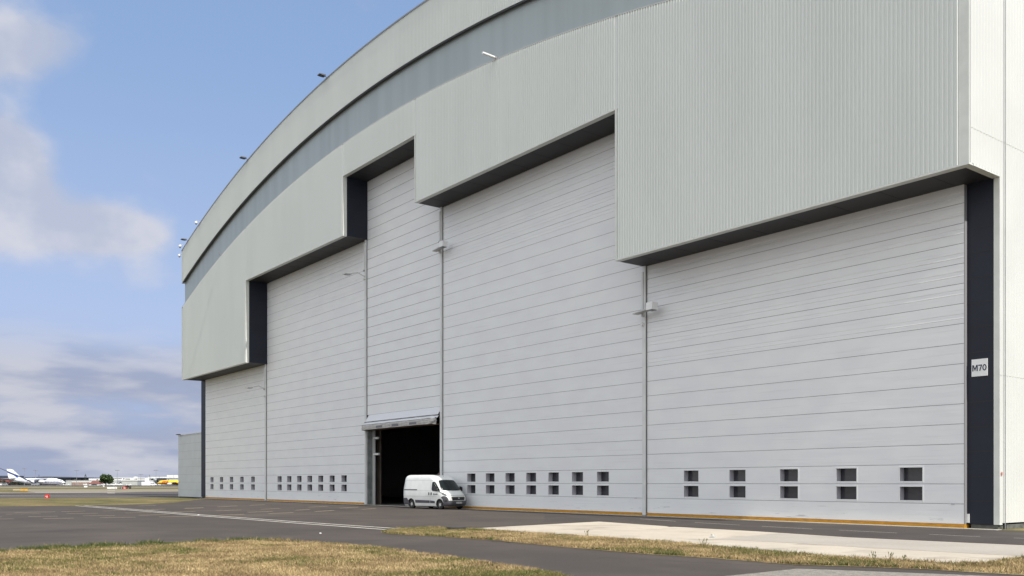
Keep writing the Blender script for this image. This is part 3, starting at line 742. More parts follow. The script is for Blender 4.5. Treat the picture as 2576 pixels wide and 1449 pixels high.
def ring(z):
    xf, w, xr, c = (float(np.interp(z, zt, t)) for t in (xft, wt, xrt, ct))
    pts = []
    for s in (0, .2, .4, .58, .72, .83, .91, .965, .99, 1.0):
        pts.append((xf - c * s ** 2.6 - (.13 * max(0, (s - .8) / .2) ** 3), s * w * (1 - .03 * max(0, (s - .8) / .2))))
    x1 = pts[-1][0] - .12; pts.append((x1, w))
    for k in range(1, 15): pts.append((x1 + (xr + .10 - x1) * k / 14, w))
    pts += [(xr + .03, w - .03), (xr, w - .10), (xr - .0, w * .5), (xr, 0)]
    return np.array(pts)
KN = len(ring(1.0))
def surf(k, z, off, sg):
    r = ring(z); k = min(max(k, 0), KN - 1.001); i = int(k); f = k - i; p = r[i] * (1 - f) + r[i + 1] * f
    d = r[i + 1] - r[i]; d = d / (np.linalg.norm(d) + 1e-9); n = np.array([-d[1], d[0]])   # outward for front->rear order
    if n @ (p - np.array([2.7, 0])) < 0: n = -n
    return (p[0] + n[0] * off, sg * (p[1] + n[1] * off), z)
def kx(x, z): r = ring(z)[:26]; return float(np.interp(-x, -r[:, 0], np.arange(len(r))))
def ky(y, z): r = ring(z)[:11]; return float(np.interp(y, r[:, 1], np.arange(len(r))))
van = empty('delivery_van', (0, 0, 0), 0, 'white high-roof panel van with dark grey bumpers parked before the open centre door', 'van')
zr = sorted(set(list(zt) + [.65, 1.65, 1.95]))
m = MB(); rings = []
for z in zr:
    r = ring(z); L = [(x, y, z) for x, y in r]; Rr = [(x, -y, z) for x, y in r[1:-1][::-1]]
    rings.append(L + Rr)
m.loft(rings)
body = m.build('body', [M['vpaint'], M['black']], van)
FA, RA, WR = 4.42, 1.0, .345
dg_cut = []
m = MB()
for ax in (FA, RA):
    for y0, y1 in ((.66, 1.2), (-1.2, -.66)): m.lathe([(y0, .425), (y1, .425)], 32, 1, c=(ax, 0, WR))
cut = m.build('cut', [M['vpaint'], M['black']])
bo = body.modifiers.new('b', 'BOOLEAN'); bo.object = cut; bo.operation = 'DIFFERENCE'; bo.solver = 'EXACT'
bv = None
dg = bpy.context.evaluated_depsgraph_get(); me = D.meshes.new_from_object(body.evaluated_get(dg)); me.name = 'body'
body.modifiers.clear(); body.data = me; D.objects.remove(cut)
bm = bmesh.new(); bm.from_mesh(me)
for f in bm.faces: f.smooth = abs(f.normal.z) < .98 and f.material_index == 0
for e in bm.edges:
    if len(e.link_faces) == 2 and e.calc_face_angle(0) > R(38): e.smooth = False
bm.to_mesh(me); bm.free()
def decal(name, mt, pts, space, off=.008, sides=(1,), parent=van, zsplit=.12, full=False, smooth=False):
    """panel that follows the body; pts in (x|y|k, z)"""
    for sg in sides:
        bm = bmesh.new()
        if full: P2 = [(a, b) for a, b in pts] + [(-a, b) for a, b in pts[::-1] if abs(a) > 1e-6]
        else: P2 = pts
        bm.faces.new([bm.verts.new((a, b, 0)) for a, b in P2])
        lo = min(p[0] for p in P2); hi = max(p[0] for p in P2); zl = min(p[1] for p in P2); zh = max(p[1] for p in P2)
        st = .1 if space != 'k' else .5
        q = lo + st
        while q < hi:
            bmesh.ops.bisect_plane(bm, geom=bm.verts[:] + bm.edges[:] + bm.faces[:], plane_co=(q, 0, 0), plane_no=(1, 0, 0)); q += st
        q = zl + zsplit
        while q < zh:
            bmesh.ops.bisect_plane(bm, geom=bm.verts[:] + bm.edges[:] + bm.faces[:], plane_co=(0, q, 0), plane_no=(0, 1, 0)); q += zsplit
        for v in bm.verts:
            a, z = v.co.x, v.co.y; s2 = sg
            if space == 'y': s2 = 1 if a >= 0 else -1; k = ky(abs(a), z)
            elif space == 'x': k = kx(a, z)
            else: k = abs(a); s2 = sg if not full else (1 if a >= 0 else -1)
            v.co = surf(k, z, off, s2)
        bmesh.ops.recalc_face_normals(bm, faces=bm.faces)
        me = D.meshes.new(name); bm.to_mesh(me); bm.free(); me.materials.append(mt)
        o = D.objects.new(name, me); COL.objects.link(o); o.parent = parent
    return o
decal('windscreen', M['vglass'], [(0, 1.36), (.5, 1.365), (.80, 1.40), (.88, 1.47), (.84, 1.7), (.77, 1.98), (.72, 2.10), (.5, 2.135), (0, 2.15)], 'y', full=True)
decal('side_window', M['vglass'], [(3.48, 1.48), (3.50, 1.93), (3.55, 2.0), (3.78, 2.0), (3.92, 1.9), (4.15, 1.66), (4.38, 1.42), (4.42, 1.31), (3.95, 1.31), (3.62, 1.33), (3.52, 1.38)], 'x', sides=(1, -1))
decal('rub_strip', M['vplastic'], [(1.52, .44), (3.28, .44), (3.28, .64), (1.50, .66)], 'x', off=.015, sides=(1, -1))
decal('rub_strip', M['vplastic'], [(3.32, .44), (3.88, .44), (3.88, .60), (3.32, .64)], 'x', off=.015, sides=(1, -1))
decal('door_rail', M['vplastic'], [(.12, 1.38), (1.75, 1.38), (1.75, 1.45), (.12, 1.45)], 'x', off=.012, sides=(1, -1))
decal('door_handle', M['black'], [(3.14, 1.02), (3.24, 1.02), (3.25, 1.1), (3.25, 1.18), (3.2, 1.26), (3.14, 1.2)], 'x', off=.02, sides=(1, -1))
decal('door_handle', M['black'], [(3.42, 1.02), (3.52, 1.02), (3.53, 1.1), (3.53, 1.18), (3.48, 1.26), (3.42, 1.2)], 'x', off=.02, sides=(1, -1))
decal('front_bumper', M['vplastic'], [(0, .24), (8.0, .24), (9.75, .26), (9.8, .5), (10.0, .74), (10.45, .86), (9.8, .95), (8.5, .975), (6.5, .97), (5.2, .90), (4.6, .64), (0, .62)], 'k', off=.035, full=True)
decal('rear_bumper', M['vplastic'], [(21.9, .30), (23.6, .28), (28, .28), (28, .50), (24.6, .78), (22.8, .80), (22.3, .62)], 'k', off=.02, sides=(1, -1))
decal('grille_surround', M['trim'], [(0, .615), (.62, .60), (.68, .66), (.70, .955), (0, .965)], 'y', off=.03, full=True)
decal('grille', M['black'], [(0, .67), (.54, .66), (.60, .90), (0, .91)], 'y', off=.045, full=True)
m = MB(); m.lathe([(-.012, .075), (.012, .075)], 18, axis='y'); m.build('emblem', M['rim'], van, loc=(5.40, 0, .79), rot=(0, 0, R(90)))
decal('headlight', M['lampglass'], [(5.0, 1.0), (6.2, .99), (8.2, 1.06), (9.6, 1.22), (10.3, 1.36), (9.0, 1.34), (6.6, 1.22), (4.9, 1.10)], 'k', off=.012, sides=(1, -1))
decal('fog_recess', M['black'], [(5.4, .56), (7.4, .56), (7.5, .66), (5.6, .68)], 'k', off=.045, sides=(1, -1))
decal('bonnet_gap', M['black'], [(-.85, 1.005), (.85, 1.005), (.85, 1.018), (-.85, 1.018)], 'y', off=.008)
m = MB(); m.box(-.005, .015, -.26, .26, -.055, .055); pl = m.build('number_plate', M['white'], van, loc=(5.435, 0, .49))
textmesh('characters', 'EZ 440 WB', .1, M['text'], pl, (.018, 0, 0), (R(90), 0, R(90)), bold=.002)
# panel gaps, swage lines
def gap(m, pts, sg, w=.012, off=.004):
    for (xa, za), (xb, zb_) in zip(pts, pts[1:]):
        n = max(1, int(math.hypot(xb - xa, zb_ - za) / .15)); d = np.array([xb - xa, zb_ - za]); d = d / np.linalg.norm(d); nn = np.array([-d[1], d[0]]) * w / 2
        for i in range(n):
            a = np.array([xa + (xb - xa) * i / n, za + (zb_ - za) * i / n]); b = np.array([xa + (xb - xa) * (i + 1) / n, za + (zb_ - za) * (i + 1) / n])
            q = [a + nn, b + nn, b - nn, a - nn]; m.add([surf(kx(p[0], p[1]), p[1], off, sg) for p in q], [(0, 1, 2, 3)])
for sg in (1, -1):
    m = MB()
    gap(m, [(3.34, .3), (3.34, 2.12), (.30, 2.12)], sg); gap(m, [(.14, 1.36), (3.3, 1.36)], sg, .008)
    gap(m, [(.14, .93), (3.3, .93), (4.1, .95)], sg, .01); gap(m, [(3.38, 2.1), (3.9, 2.06), (4.2, 1.74), (4.6, 1.33), (4.62, 1.0)], sg, .01)
    gap(m, [(.30, 2.12), (.22, 1.4)], sg, .008)
    m.build('panel_gaps', M['grey'], van)
M['vtext'] = mat('lettering_film', (.10, .11, .13), .5)
# wheels
def wheel(x, y, sg):
    m = MB(); r = WR
    m.lathe([(-.11, r - .11), (-.105, r - .02), (-.08, r), (.08, r), (.105, r - .02), (.11, r - .11), (.085, r - .13)], 32)
    w = m.build('wheel', M['tyre'], van, loc=(x, y, r), smooth=False)
    m = MB(); m.lathe([(.03, .225), (.085, .225), (.085, .19), (.045, .17), (.05, .10), (.085, .085), (.10, .04), (.10, .001)], 26)
    for k in range(5):
        t = 2 * math.pi * k / 5; c, s_ = math.cos(t), math.sin(t)
        m.loft([[(c * .07 - s_ * .045, .09, s_ * .07 + c * .045), (c * .07 + s_ * .045, .09, s_ * .07 - c * .045), (c * .07 + s_ * .045, .04, s_ * .07 - c * .045), (c * .07 - s_ * .045, .04, s_ * .07 + c * .045)],
                [(c * .2 - s_ * .03, .08, s_ * .2 + c * .03), (c * .2 + s_ * .03, .08, s_ * .2 - c * .03), (c * .2 + s_ * .03, .04, s_ * .2 - c * .03), (c * .2 - s_ * .03, .04, s_ * .2 + c * .03)]])
    rim = m.build('rim', M['rim'], w, smooth=False)
    if sg < 0: w.rotation_euler = (0, 0, R(180))
for x in (FA, RA):
    wheel(x, .87, 1); wheel(x, -.87, -1)
for sg in (1, -1):
    m = MB(); m.path([(4.22, sg * .97, 1.40), (4.18, sg * 1.12, 1.42)], .04)
    m.loft([[(x, sg * 1.10, z) for x, z in ((4.10, 1.30), (4.24, 1.30), (4.26, 1.66), (4.14, 1.68))], [(x, sg * 1.30, z) for x, z in ((4.12, 1.33), (4.25, 1.33), (4.25, 1.62), (4.15, 1.64))]])
    mi = m.build('wing_mirror', M['black'], van)
m = MB(); m.lathe([(0, .07), (.05, .07), (.12, .055), (.15, .01)], 14, axis='z', c=(3.05, 0, 2.51)); m.build('beacon', mat('beacon_amber', (.16, .045, .02), .25), van, smooth=True)
m = MB(); m.tube((3.62, 0, 2.36), (3.52, 0, 2.52), .012); m.build('antenna', M['black'], van)
o = textmesh('door_lettering', '@ veolia', .14, M['vtext'], van, (3.98, 1.045, 1.10), (R(90), 0, R(180)), bold=.002)
o = textmesh('door_lettering', '@ veolia', .14, M['vtext'], van, (3.98, -1.045, 1.10), (R(90), 0, 0), bold=.002)
m = MB(); m.box(.6, 4.9, -.6, .6, .18, .25); m.tube((FA, -.8, WR), (FA, .8, WR), .05); m.tube((RA, -.8, WR), (RA, .8, WR), .06); m.build('underbody', M['black'], van)
VH = R(5.5)
# place by the near-side front wheel's contact point; camera sees the van's right flank (-y)
fx, fy = -56.3, -.05
van.rotation_euler = (0, 0, VH)
van.location = (fx - (FA * math.cos(VH) + .87 * math.sin(VH)), fy - (FA * math.sin(VH) - .87 * math.cos(VH)), .006)

# ------------------------------------------------------------------ grass
def pip(px, py, poly):
    inside = np.zeros(len(px), bool); n = len(poly)
    for i in range(n):
        x0, y0 = poly[i]; x1, y1 = poly[(i + 1) % n]
        c = ((y0 > py) != (y1 > py)) & (px < (x1 - x0) * (py - y0) / (y1 - y0 + 1e-12) + x0); inside ^= c
    return inside
def edist(px, py, poly):
    d = np.full(len(px), 1e9); n = len(poly)
    for i in range(n):
        a = np.array(poly[i]); b = np.array(poly[(i + 1) % n]); ab = b - a; L = ab @ ab + 1e-12
        t = np.clip(((px - a[0]) * ab[0] + (py - a[1]) * ab[1]) / L, 0, 1)
        d = np.minimum(d, np.hypot(px - a[0] - t * ab[0], py - a[1] - t * ab[1]))
    return d
def jagged(pts, step=10, amp=1.2):
    out_ = []
    for (x0, y0), (x1, y1) in zip(pts, pts[1:]):
        n = max(1, int(abs(x1 - x0) / step))
        for k in range(n):
            out_.append((x0 + (x1 - x0) * k / n, y0 + (y1 - y0) * k / n + random.uniform(-amp, amp)))
    return out_ + [pts[-1]]
FGT = [(-500, 1440), (-200, 1412), (0, 1390), (100, 1381.5), (250, 1374), (400, 1368), (520, 1363.5), (600, 1361), (700, 1361), (850, 1369), (950, 1377), (1050, 1390), (1150, 1405), (1250, 1420), (1350, 1434), (1410, 1446), (1480, 1470), (1560, 1520)]
FG = jagged(FGT, 12, .7) + [(1560, 1760), (-500, 1760)]
MST = [(960, 1340.5), (985, 1334), (1010, 1331.2), (1080, 1328.5), (1125, 1330), (1200, 1332.5), (1300, 1340), (1500, 1353), (1700, 1367), (1850, 1381), (2050, 1399), (2200, 1409), (2400, 1419), (2480, 1418.5), (2576, 1404), (2700, 1396)]
MSB = [(2700, 1456), (2576, 1447), (2450, 1440), (2340, 1433), (2200, 1427), (2100, 1424), (2000, 1421), (1800, 1405), (1600, 1392), (1400, 1375), (1250, 1360), (1100, 1349.5), (985, 1344)]
MS = jagged(MST, 12, .5) + jagged(MSB, 12, .5)
m = MB()
for nm, pp in (('grass_soil', FG), ('grass_soil', MS)):
    pts = [ground_pt(x, y, .014, False) for x, y in pp]
    bm = bmesh.new(); f = bm.faces.new([bm.verts.new(p) for p in pts]); bmesh.ops.triangulate(bm, faces=[f])
    me = D.meshes.new(nm); bm.to_mesh(me); bm.free(); me.materials.append(G['soil']); o = D.objects.new(nm, me); COL.objects.link(o)
    struct(o)
def vnoise(x, y, sc, seed):
    r = np.random.default_rng(seed); g = r.random((64, 64)); u, v = (x / sc) % 64, (y / sc) % 64
    i, j = u.astype(int), v.astype(int); fu, fv = u - i, v - j; fu = fu * fu * (3 - 2 * fu); fv = fv * fv * (3 - 2 * fv)
    i1, j1 = (i + 1) % 64, (j + 1) % 64
    return (g[i, j] * (1 - fu) + g[i1, j] * fu) * (1 - fv) + (g[i, j1] * (1 - fu) + g[i1, j1] * fu) * fv
def grass(poly_px, dens, name, label, edge_green=.5, hbase=.05, clipx=(-300, 2750), maxy=1560):
    pw = [ground_pt(x, y, 0, False)[:2] for x, y in poly_px]; P2 = np.array(pw); lo, hi = P2.min(0), P2.max(0)
    n = int((hi[0] - lo[0]) * (hi[1] - lo[1]) * dens)
    x = rng.uniform(lo[0], hi[0], n); y = rng.uniform(lo[1], hi[1], n)
    dx, dy = x - CAM[0], y - CAM[1]; t = dx * FW[0] + dy * FW[1]; u = (dx * RT[0] + dy * RT[1]) / t * FPX + 1288; v = HOR + FPX * CH / t
    k = (t > 0) & (u > clipx[0]) & (u < clipx[1]) & (v < maxy); x, y = x[k], y[k]
    k = pip(x, y, pw); x, y = x[k], y[k]; ed = edist(x, y, pw)
    pn = vnoise(x + 500, y + 500, 1.3, 1) * .5 + vnoise(x + 500, y + 500, .45, 2) * .3 + vnoise(x + 500, y + 500, 4.2, 3) * .3
    near_e = np.clip(1 - ed / edge_green, 0, 1)
    lat = (x - CAM[0]) * RT[0] + (y - CAM[1]) * RT[1]
    left = np.clip((-5.5 - lat) / 2.5, 0, 1) if name == 'lawn' else np.full(len(x), .35)
    green = rng.random(len(x)) < np.clip((pn - .56) * 2.4 + .16 + near_e * (.05 + .75 * left) * (.5 + pn), .04, .9)
    tall = 1 + near_e * (.1 + 1.5 * left * (vnoise(x + 500, y + 500, .35, 5) > .42))
    lush = near_e * left > .3
    keep = rng.random(len(x)) < np.clip(1.35 - .9 * (vnoise(x + 500, y + 500, .8, 9) > .72) , .2, 1)
    parts = []
    for gi, (sel, mt) in enumerate(((green & keep & ~lush, 'g'), (~green & keep, 's'), (green & keep & lush, 'd'))):
        X, Y, H = x[sel], y[sel], tall[sel]; B = 3; X = np.repeat(X, B) + rng.normal(0, .012, len(X) * B); Y = np.repeat(Y, B) + rng.normal(0, .012, len(Y) * B)
        H = np.repeat(H, B) * hbase * rng.uniform(.45, 1.35, len(X)); a = rng.uniform(0, 2 * np.pi, len(X)); ln = rng.uniform(.2, 1.3, len(X)) * H
        w = rng.uniform(.004, .009, len(X)); c, s_ = np.cos(a), np.sin(a); b = rng.uniform(0, 2 * np.pi, len(X))
        V = np.empty((len(X), 3, 3)); z0 = .012
        V[:, 0] = np.stack([X - np.cos(b) * w, Y - np.sin(b) * w, np.full(len(X), z0)], 1)
        V[:, 1] = np.stack([X + np.cos(b) * w, Y + np.sin(b) * w, np.full(len(X), z0)], 1)
        V[:, 2] = np.stack([X + c * ln, Y + s_ * ln, z0 + H], 1)
        parts.append((V.reshape(-1, 3), gi))
    V = np.concatenate([p[0] for p in parts]); nf = len(V) // 3
    me = D.meshes.new(name); me.vertices.add(len(V)); me.vertices.foreach_set('co', V.astype(np.float32).ravel())
    me.loops.add(nf * 3); me.loops.foreach_set('vertex_index', np.arange(nf * 3, dtype=np.int32))
    me.polygons.add(nf); me.polygons.foreach_set('loop_start', np.arange(0, nf * 3, 3, dtype=np.int32)); me.polygons.foreach_set('loop_total', np.full(nf, 3, np.int32))
    me.materials.append(M['blade_green']); me.materials.append(M['blade_straw']); me.materials.append(M['blade_dark'])
    me.polygons.foreach_set('material_index', np.concatenate([np.full(len(p[0]) // 3, p[1]) for p in parts]).astype(np.int32))
    me.update(calc_edges=True); o = D.objects.new(name, me); COL.objects.link(o)
    tag(o, label, 'grass', kind='stuff')
    return o
M['blade_green'] = mat('green_grass_blade', (.105, .120, .034), .7, island=1.1, col2=(.165, .15, .05), vscale=1.2, spec=.2)
M['blade_dark'] = mat('lush_grass_blade', (.05, .085, .02), .65, island=.9, col2=(.085, .105, .03), vscale=1.5, spec=.2)
M['blade_straw'] = mat('dry_grass_blade', (.46, .345, .18), .75, island=1.15, col2=(.27, .195, .10), vscale=.9, spec=.2)
grass(FG, 620, 'lawn', 'wide foreground lawn of dry straw and green grass at the bottom left', 1.0, .055, clipx=(-250, 1700), maxy=1530)
grass(MS, 700, 'grass_strip_blades', 'long narrow strip of yellowing grass between pale concrete slab and path', .25, .07)
# a few taller weeds on the edge of the strip
def weed(x, y, h, label):
    gp = ground_pt(x, y, .01, False); m = MB()
    for k in range(7):
        a = random.uniform(0, 6.3); l = random.uniform(.1, .4) * h; hh = h * random.uniform(.5, 1); r = (gp[0] + random.uniform(-.05, .05), gp[1] + random.uniform(-.05, .05), 0.01)
        tip = (r[0] + math.cos(a) * l, r[1] + math.sin(a) * l, hh); m.tube(r, tip, .006, .003, 4)
        m.tube(tip, (tip[0] + math.cos(a) * .02, tip[1], tip[2] + .05), .012, .004, 4)
    tag(m.build('weed', M['blade_straw'] if k % 2 else M['blade_green']), label, 'plant', 'taller weeds along the grass strip')
for i, (x, y, h, l) in enumerate([(1478, 1348, .20, 'dry weed stem standing at the left half of the slab edge'), (2200, 1412, .26, 'tall thin weeds by the wide part of the strip'), (2240, 1414, .22, 'thin weed clump just right of the tallest weeds'),
        (2275, 1416, .16, 'low leafy weed clump beside the thin weeds'), (1770, 1374, .22, 'small weed sprouting at the middle of the slab edge')]): weed(x, y, h, l)

# ------------------------------------------------------------------ small things on the ground
gp = ground_pt(1148, 1333.5, 0, False)
o = empty('manhole_cover', (gp[0], gp[1], 0), 0, 'dark round drain cover raised at the tip of the grass strip', 'drain cover')
m = MB(); m.lathe([(0, .40), (.11, .40), (.13, .37)], 28, axis='z'); m.build('ring', mat('cast_iron', (.045, .04, .038), .8, var=.4, vscale=8), o)
m = MB(); m.lathe([(.131, .34), (.145, .33)], 24, axis='z'); m.build('lid', mat('iron_lid', (.07, .062, .058), .8, var=.4, vscale=10), o)
gp = ground_pt(1794, 1353, 0, False)
o = empty('litter', (gp[0], gp[1], .012), .4, 'small crumpled scrap of litter on the pale concrete slab', 'litter')
m = MB()
for k in range(5):
    a = k * 1.3; m.add([(0, 0, 0), (.12 * math.cos(a), .12 * math.sin(a), .02), (.08 * math.cos(a + .6), .08 * math.sin(a + .6), .10 + .03 * k % .07)], [(0, 1, 2)])
m.box(-.14, -.02, -.03, .03, 0, .03); m.build('scrap', M['lgrey'], o)
for x, y, l in [(499, 1296.5, 'white pebble on the apron among the worn yellow dashes'), (806, 1343.6, 'white pebble on the dark apron above the lawn')]:
    gp = ground_pt(x, y, 0, False); m = MB(); m.lathe([(0, .03), (.02, .05), (.035, .04), (.045, .01)], 9, axis='z'); tag(m.build('pebble', M['white'], loc=(gp[0], gp[1], .01)), l, 'stone')
# red equipment marker by the runway
gp = ground_pt(119, 1253.8, 0, False)
o = empty('marker_box', (gp[0], gp[1], .008), R(90) - A, 'small bright red marker box standing on the grass by the runway', 'marker')
m = MB(); m.prism([(-.22, 0), (.22, 0), (.22, .36), (.14, .50), (-.14, .50), (-.22, .36)], -.15, .15); m.build('housing', M['red'], o)
textmesh('characters', '3032', .15, M['white'], o, (0, -.152, .25), (R(90), 0, 0), bold=.004); textmesh('characters', '18', .13, M['white'], o, (.03, -.152, .12), (R(90), 0, 0), bold=.004)

# ------------------------------------------------------------------ far side of the airfield
RZ = R(90) - A
def place(x, t): return far_pt(x, t)
def dpm(t): return FPX / t                         # photo px per metre at depth t
def zof(y, t): return CH + (HOR - y) / FPX * t     # height of a photo row at depth t
def bld(name, label, cat, x0, x1, ytop, t, depth, mt, ybot=None, windows=None, roof=None, group=None, roofh=.8, wm=None):
    c = place((x0 + x1) / 2, t); w = (x1 - x0) / dpm(t); zb_ = c[2] if ybot is None else zof(ybot, t); h = zof(ytop, t) - c[2]
    o = empty(name, c, RZ, label, cat, group)
    m = MB(); m.box(-w / 2, w / 2, 0, depth, zb_ - c[2], h); m.build('wall', mt, o)
    if roof:
        m = MB(); m.box(-w / 2 - .6, w / 2 + .6, -.8, depth + .5, h + .002, h + roofh); m.build('roof', roof, o)
    for (a, b, yt, yb) in windows or []:
        m = MB(); m.box((a - (x0 + x1) / 2) / dpm(t), (b - (x0 + x1) / 2) / dpm(t), -.12, .2, zof(yb, t) - c[2], zof(yt, t) - c[2]); m.build('window', wm or M['bgwin'], o)
    return o
M['bgwhite'] = mat('far_white_wall', (.80, .80, .78), .6, var=.08, vscale=.1)
M['bggrey'] = mat('far_grey_wall', (.44, .46, .44), .6, var=.1, vscale=.1)
M['bgdark'] = mat('far_dark_wall', (.045, .055, .085), .6, var=.3, vscale=.08)
M['bgwin'] = mat('far_window', (.05, .055, .07), .3)
M['brick'] = mat('far_brick', (.24, .085, .07), .8, var=.3, vscale=.3)
M['earth'] = mat('far_pinkish_wall', (.33, .24, .20), .8, var=.3, vscale=.2)
M['rooftile'] = mat('far_roof_tiles', (.21, .075, .06), .8, var=.2, vscale=.3)
def p1(x): return x * .0694
def p2(x): return 150.9 + .0694 * x
def p3(x): return 301.9 + .0694 * x
def yy(y): return 1163.5 + .0694 * y
TB = 1330
bld('long_shed', 'dark brown long low shed behind the tail of the white cargo aircraft', 'building', -60, p1(330), yy(600), 1380, 40, M['brick'], roof=M['bgdark'], roofh=5)
bld('large_hall', 'long dark blue hall with thin overhanging roof behind the cargo aircraft', 'building', 52, p2(385), yy(535), 1400, 60, M['bgdark'], roof=None)
c = place(110, 1399); o = [x for x in D.objects if x.name.startswith('large_hall')][0]
m = MB(); wl = (p2(385) - 52) / dpm(1400) / 2; m.prism([(-wl - 3, 10.2), (wl + 26, 10.9), (wl + 26, 11.5), (0, 13.0), (-wl - 3, 10.9)], -3, 62); m.build('roof', mat('far_dark_roof', (.05, .055, .075), .5), o)
bld('warehouse', 'pale flat warehouse strip behind the hedge left of the big tree', 'building', p2(1040), p2(1470), yy(585), 1500, 30, M['bgwhite'])
bld('warehouse', 'long white low warehouse wall left of the round tree', 'building', p2(230), p2(1490), yy(655), 1260, 20, M['bgwhite'], roof=M['lgrey'], roofh=.5)
bld('boundary_wall', 'low pinkish wall in front of the long white warehouse', 'wall', p2(410), p2(1060), yy(712), 1210, 1, M['earth'])
bld('fence_panel', 'light grey screen right of the cargo aircraft nose', 'fence', p2(200), p2(410), yy(690), 1180, 1, M['bggrey'])
# red roofed house
c = place(p2(1250), 1190); o = empty('house', c, RZ, 'house with broad red roof between the mast and round tree', 'house')
w = 460 * .0694 / dpm(1190); m = MB(); m.box(-w / 2 + 1, w / 2 - 1, 0, 9, 0, 2.3); m.build('wall', M['bgwhite'], o)
m = MB(); m.loft([[(-w / 2, -1, 2.31), (w / 2, -1, 2.31), (w / 2, 10, 2.31), (-w / 2, 10, 2.31)], [(-w / 2 + 5, 3.5, 5.6), (w / 2 - 5, 3.5, 5.6), (w / 2 - 5, 5.5, 5.6), (-w / 2 + 5, 5.5, 5.6)]]); m.build('roof', M['rooftile'], o)
m = MB(); m.box(-4, 3, -.1, .1, .3, 1.6); m.build('window', M['bgwin'], o)
# white office complex
bld('terminal_building', 'long white building with dark window bands right of the round tree', 'building', p2(1880), p3(1040), yy(552), 1340, 30, M['bgwhite'],
    windows=[(p2(1920), p2(2250), yy(575), yy(600)), (p2(2290), p3(165), yy(572), yy(612)), (p3(190), p3(365), yy(585), yy(615)), (p3(400), p3(412), yy(590), yy(612)), (p3(500), p3(525), yy(585), yy(620)),
             (p3(550), p3(630), yy(583), yy(617)), (p3(650), p3(900), yy(580), yy(605))])
bld('rooftop_unit', 'small white rooftop block on the terminal building', 'roof plant', p3(500), p3(575), yy(515), 1341, 6, M['bgwhite'], ybot=yy(551))
bld('grey_warehouse', 'pale green-grey windowless warehouse below the terminal building', 'building', p3(55), p3(630), yy(655), 1240, 25, M['bggrey'], roof=M['bgwhite'], roofh=.5)
bld('grey_shed', 'grey shed tucked right of the round tree', 'building', p2(1820), p2(2080), yy(640), 1290, 15, M['bggrey'])
bld('white_warehouse', 'white warehouse with pale roof left of the yellow freighter', 'building', p3(640), p3(1040), yy(640), 1280, 20, M['bgwhite'])
bld('cargo_building', 'long grey building with white roof beyond the yellow freighter', 'building', p3(1040), 470, yy(560), 1420, 30, M['bggrey'], roof=M['bgwhite'], roofh=1.6, windows=[(p3(1170), p3(1690), yy(575), yy(640))])
for i, (a, b, l) in enumerate([(1700, 1800, 'leftmost of three white box panels above the yellow freighter'), (1820, 1925, 'middle one of three white box panels above the yellow freighter'), (1945, 2090, 'largest white box panel, next to the annex wall')]):
    bld('billboard', l, 'billboard', p3(a), p3(b), yy(458), 1390, 6, M['bgwhite'], ybot=yy(540), group='white box panels beyond the freighter')
for i, (a, b, yt, l, dp) in enumerate([(780, 1195, 700, 'widest white container in the row left of the freighter', 1180), (960, 1080, 745, 'small white container in front of the wide one', 1170), (985, 1050, 660, 'small white tank topping the container row', 1185)]):
    bld('container', l, 'container', p3(a), p3(b), yy(yt), dp, 6, M['bgwhite'], group='white containers left of the freighter')
# parked white vehicles along the far apron
def car(x, t, L, Hh, label, mt, grp='vehicles parked on the far apron'):
    c = place(x, t); o = empty('parked_car' if Hh < 2 else 'parked_truck', c, RZ, label, 'car' if Hh < 2 else 'truck', grp)
    m = MB(); m.prism([(-L / 2, .35), (L / 2, .35), (L / 2, Hh * .55), (L * .3, Hh * .62), (L * .16, Hh), (-L * .36, Hh), (-L / 2, Hh * .62)], -.9, .9); m.build('body', mt, o)
    m = MB(); m.prism([(-L * .40, Hh * .66), (L * .26, Hh * .66), (L * .14, Hh * .93), (-L * .33, Hh * .93)], -.92, .92); m.build('window', M['bgwin'], o)
    for s in (-.3, .3):
        m = MB(); m.lathe([(-.95, .33), (.95, .33)], 12, c=(L * s, 0, .33)); m.build('wheel', M['tyre'], o)
xs = [(p2(40), 5.2, 1.9, 'white car just right of the cargo aircraft nose'), (p2(110), 4.6, 1.7, 'second white car right of the aircraft nose'), (p2(280), 5, 1.8, 'white car before the grey screen'),
      (p2(920), 4.5, 2.4, 'white van left of the red roofed house'), (p2(1560), 5, 1.8, 'white car under the round tree'), (p2(1800), 6, 1.9, 'white car right of the round tree trunk'), (p2(1960), 8, 2.6, 'white truck by the grey shed'),
      (p2(2160), 7, 2.7, 'white truck at the left end of the grey warehouse'), (p3(330), 6, 1.9, 'white car before the grey warehouse'), (p3(1210), 9, 2.7, 'white truck left of the freighter nose'),
      (p3(1460), 5, 1.9, 'white car under the freighter nose'), (p3(1610), 6, 2.0, 'white car under the freighter belly')]
for (x, L, Hh, l) in xs: car(x, 1150, L, Hh, l, M['bgwhite'])
car(p1(180), 1120, 7, 3.2, 'dark truck below the cargo aircraft tail', M['grey']); car(p1(60), 1130, 7, 3.0, 'white van at the far left edge below the aircraft tail', M['bgwhite']); car(p1(300), 1125, 6, 2.9, 'black tug below the aircraft rear', M['black'])
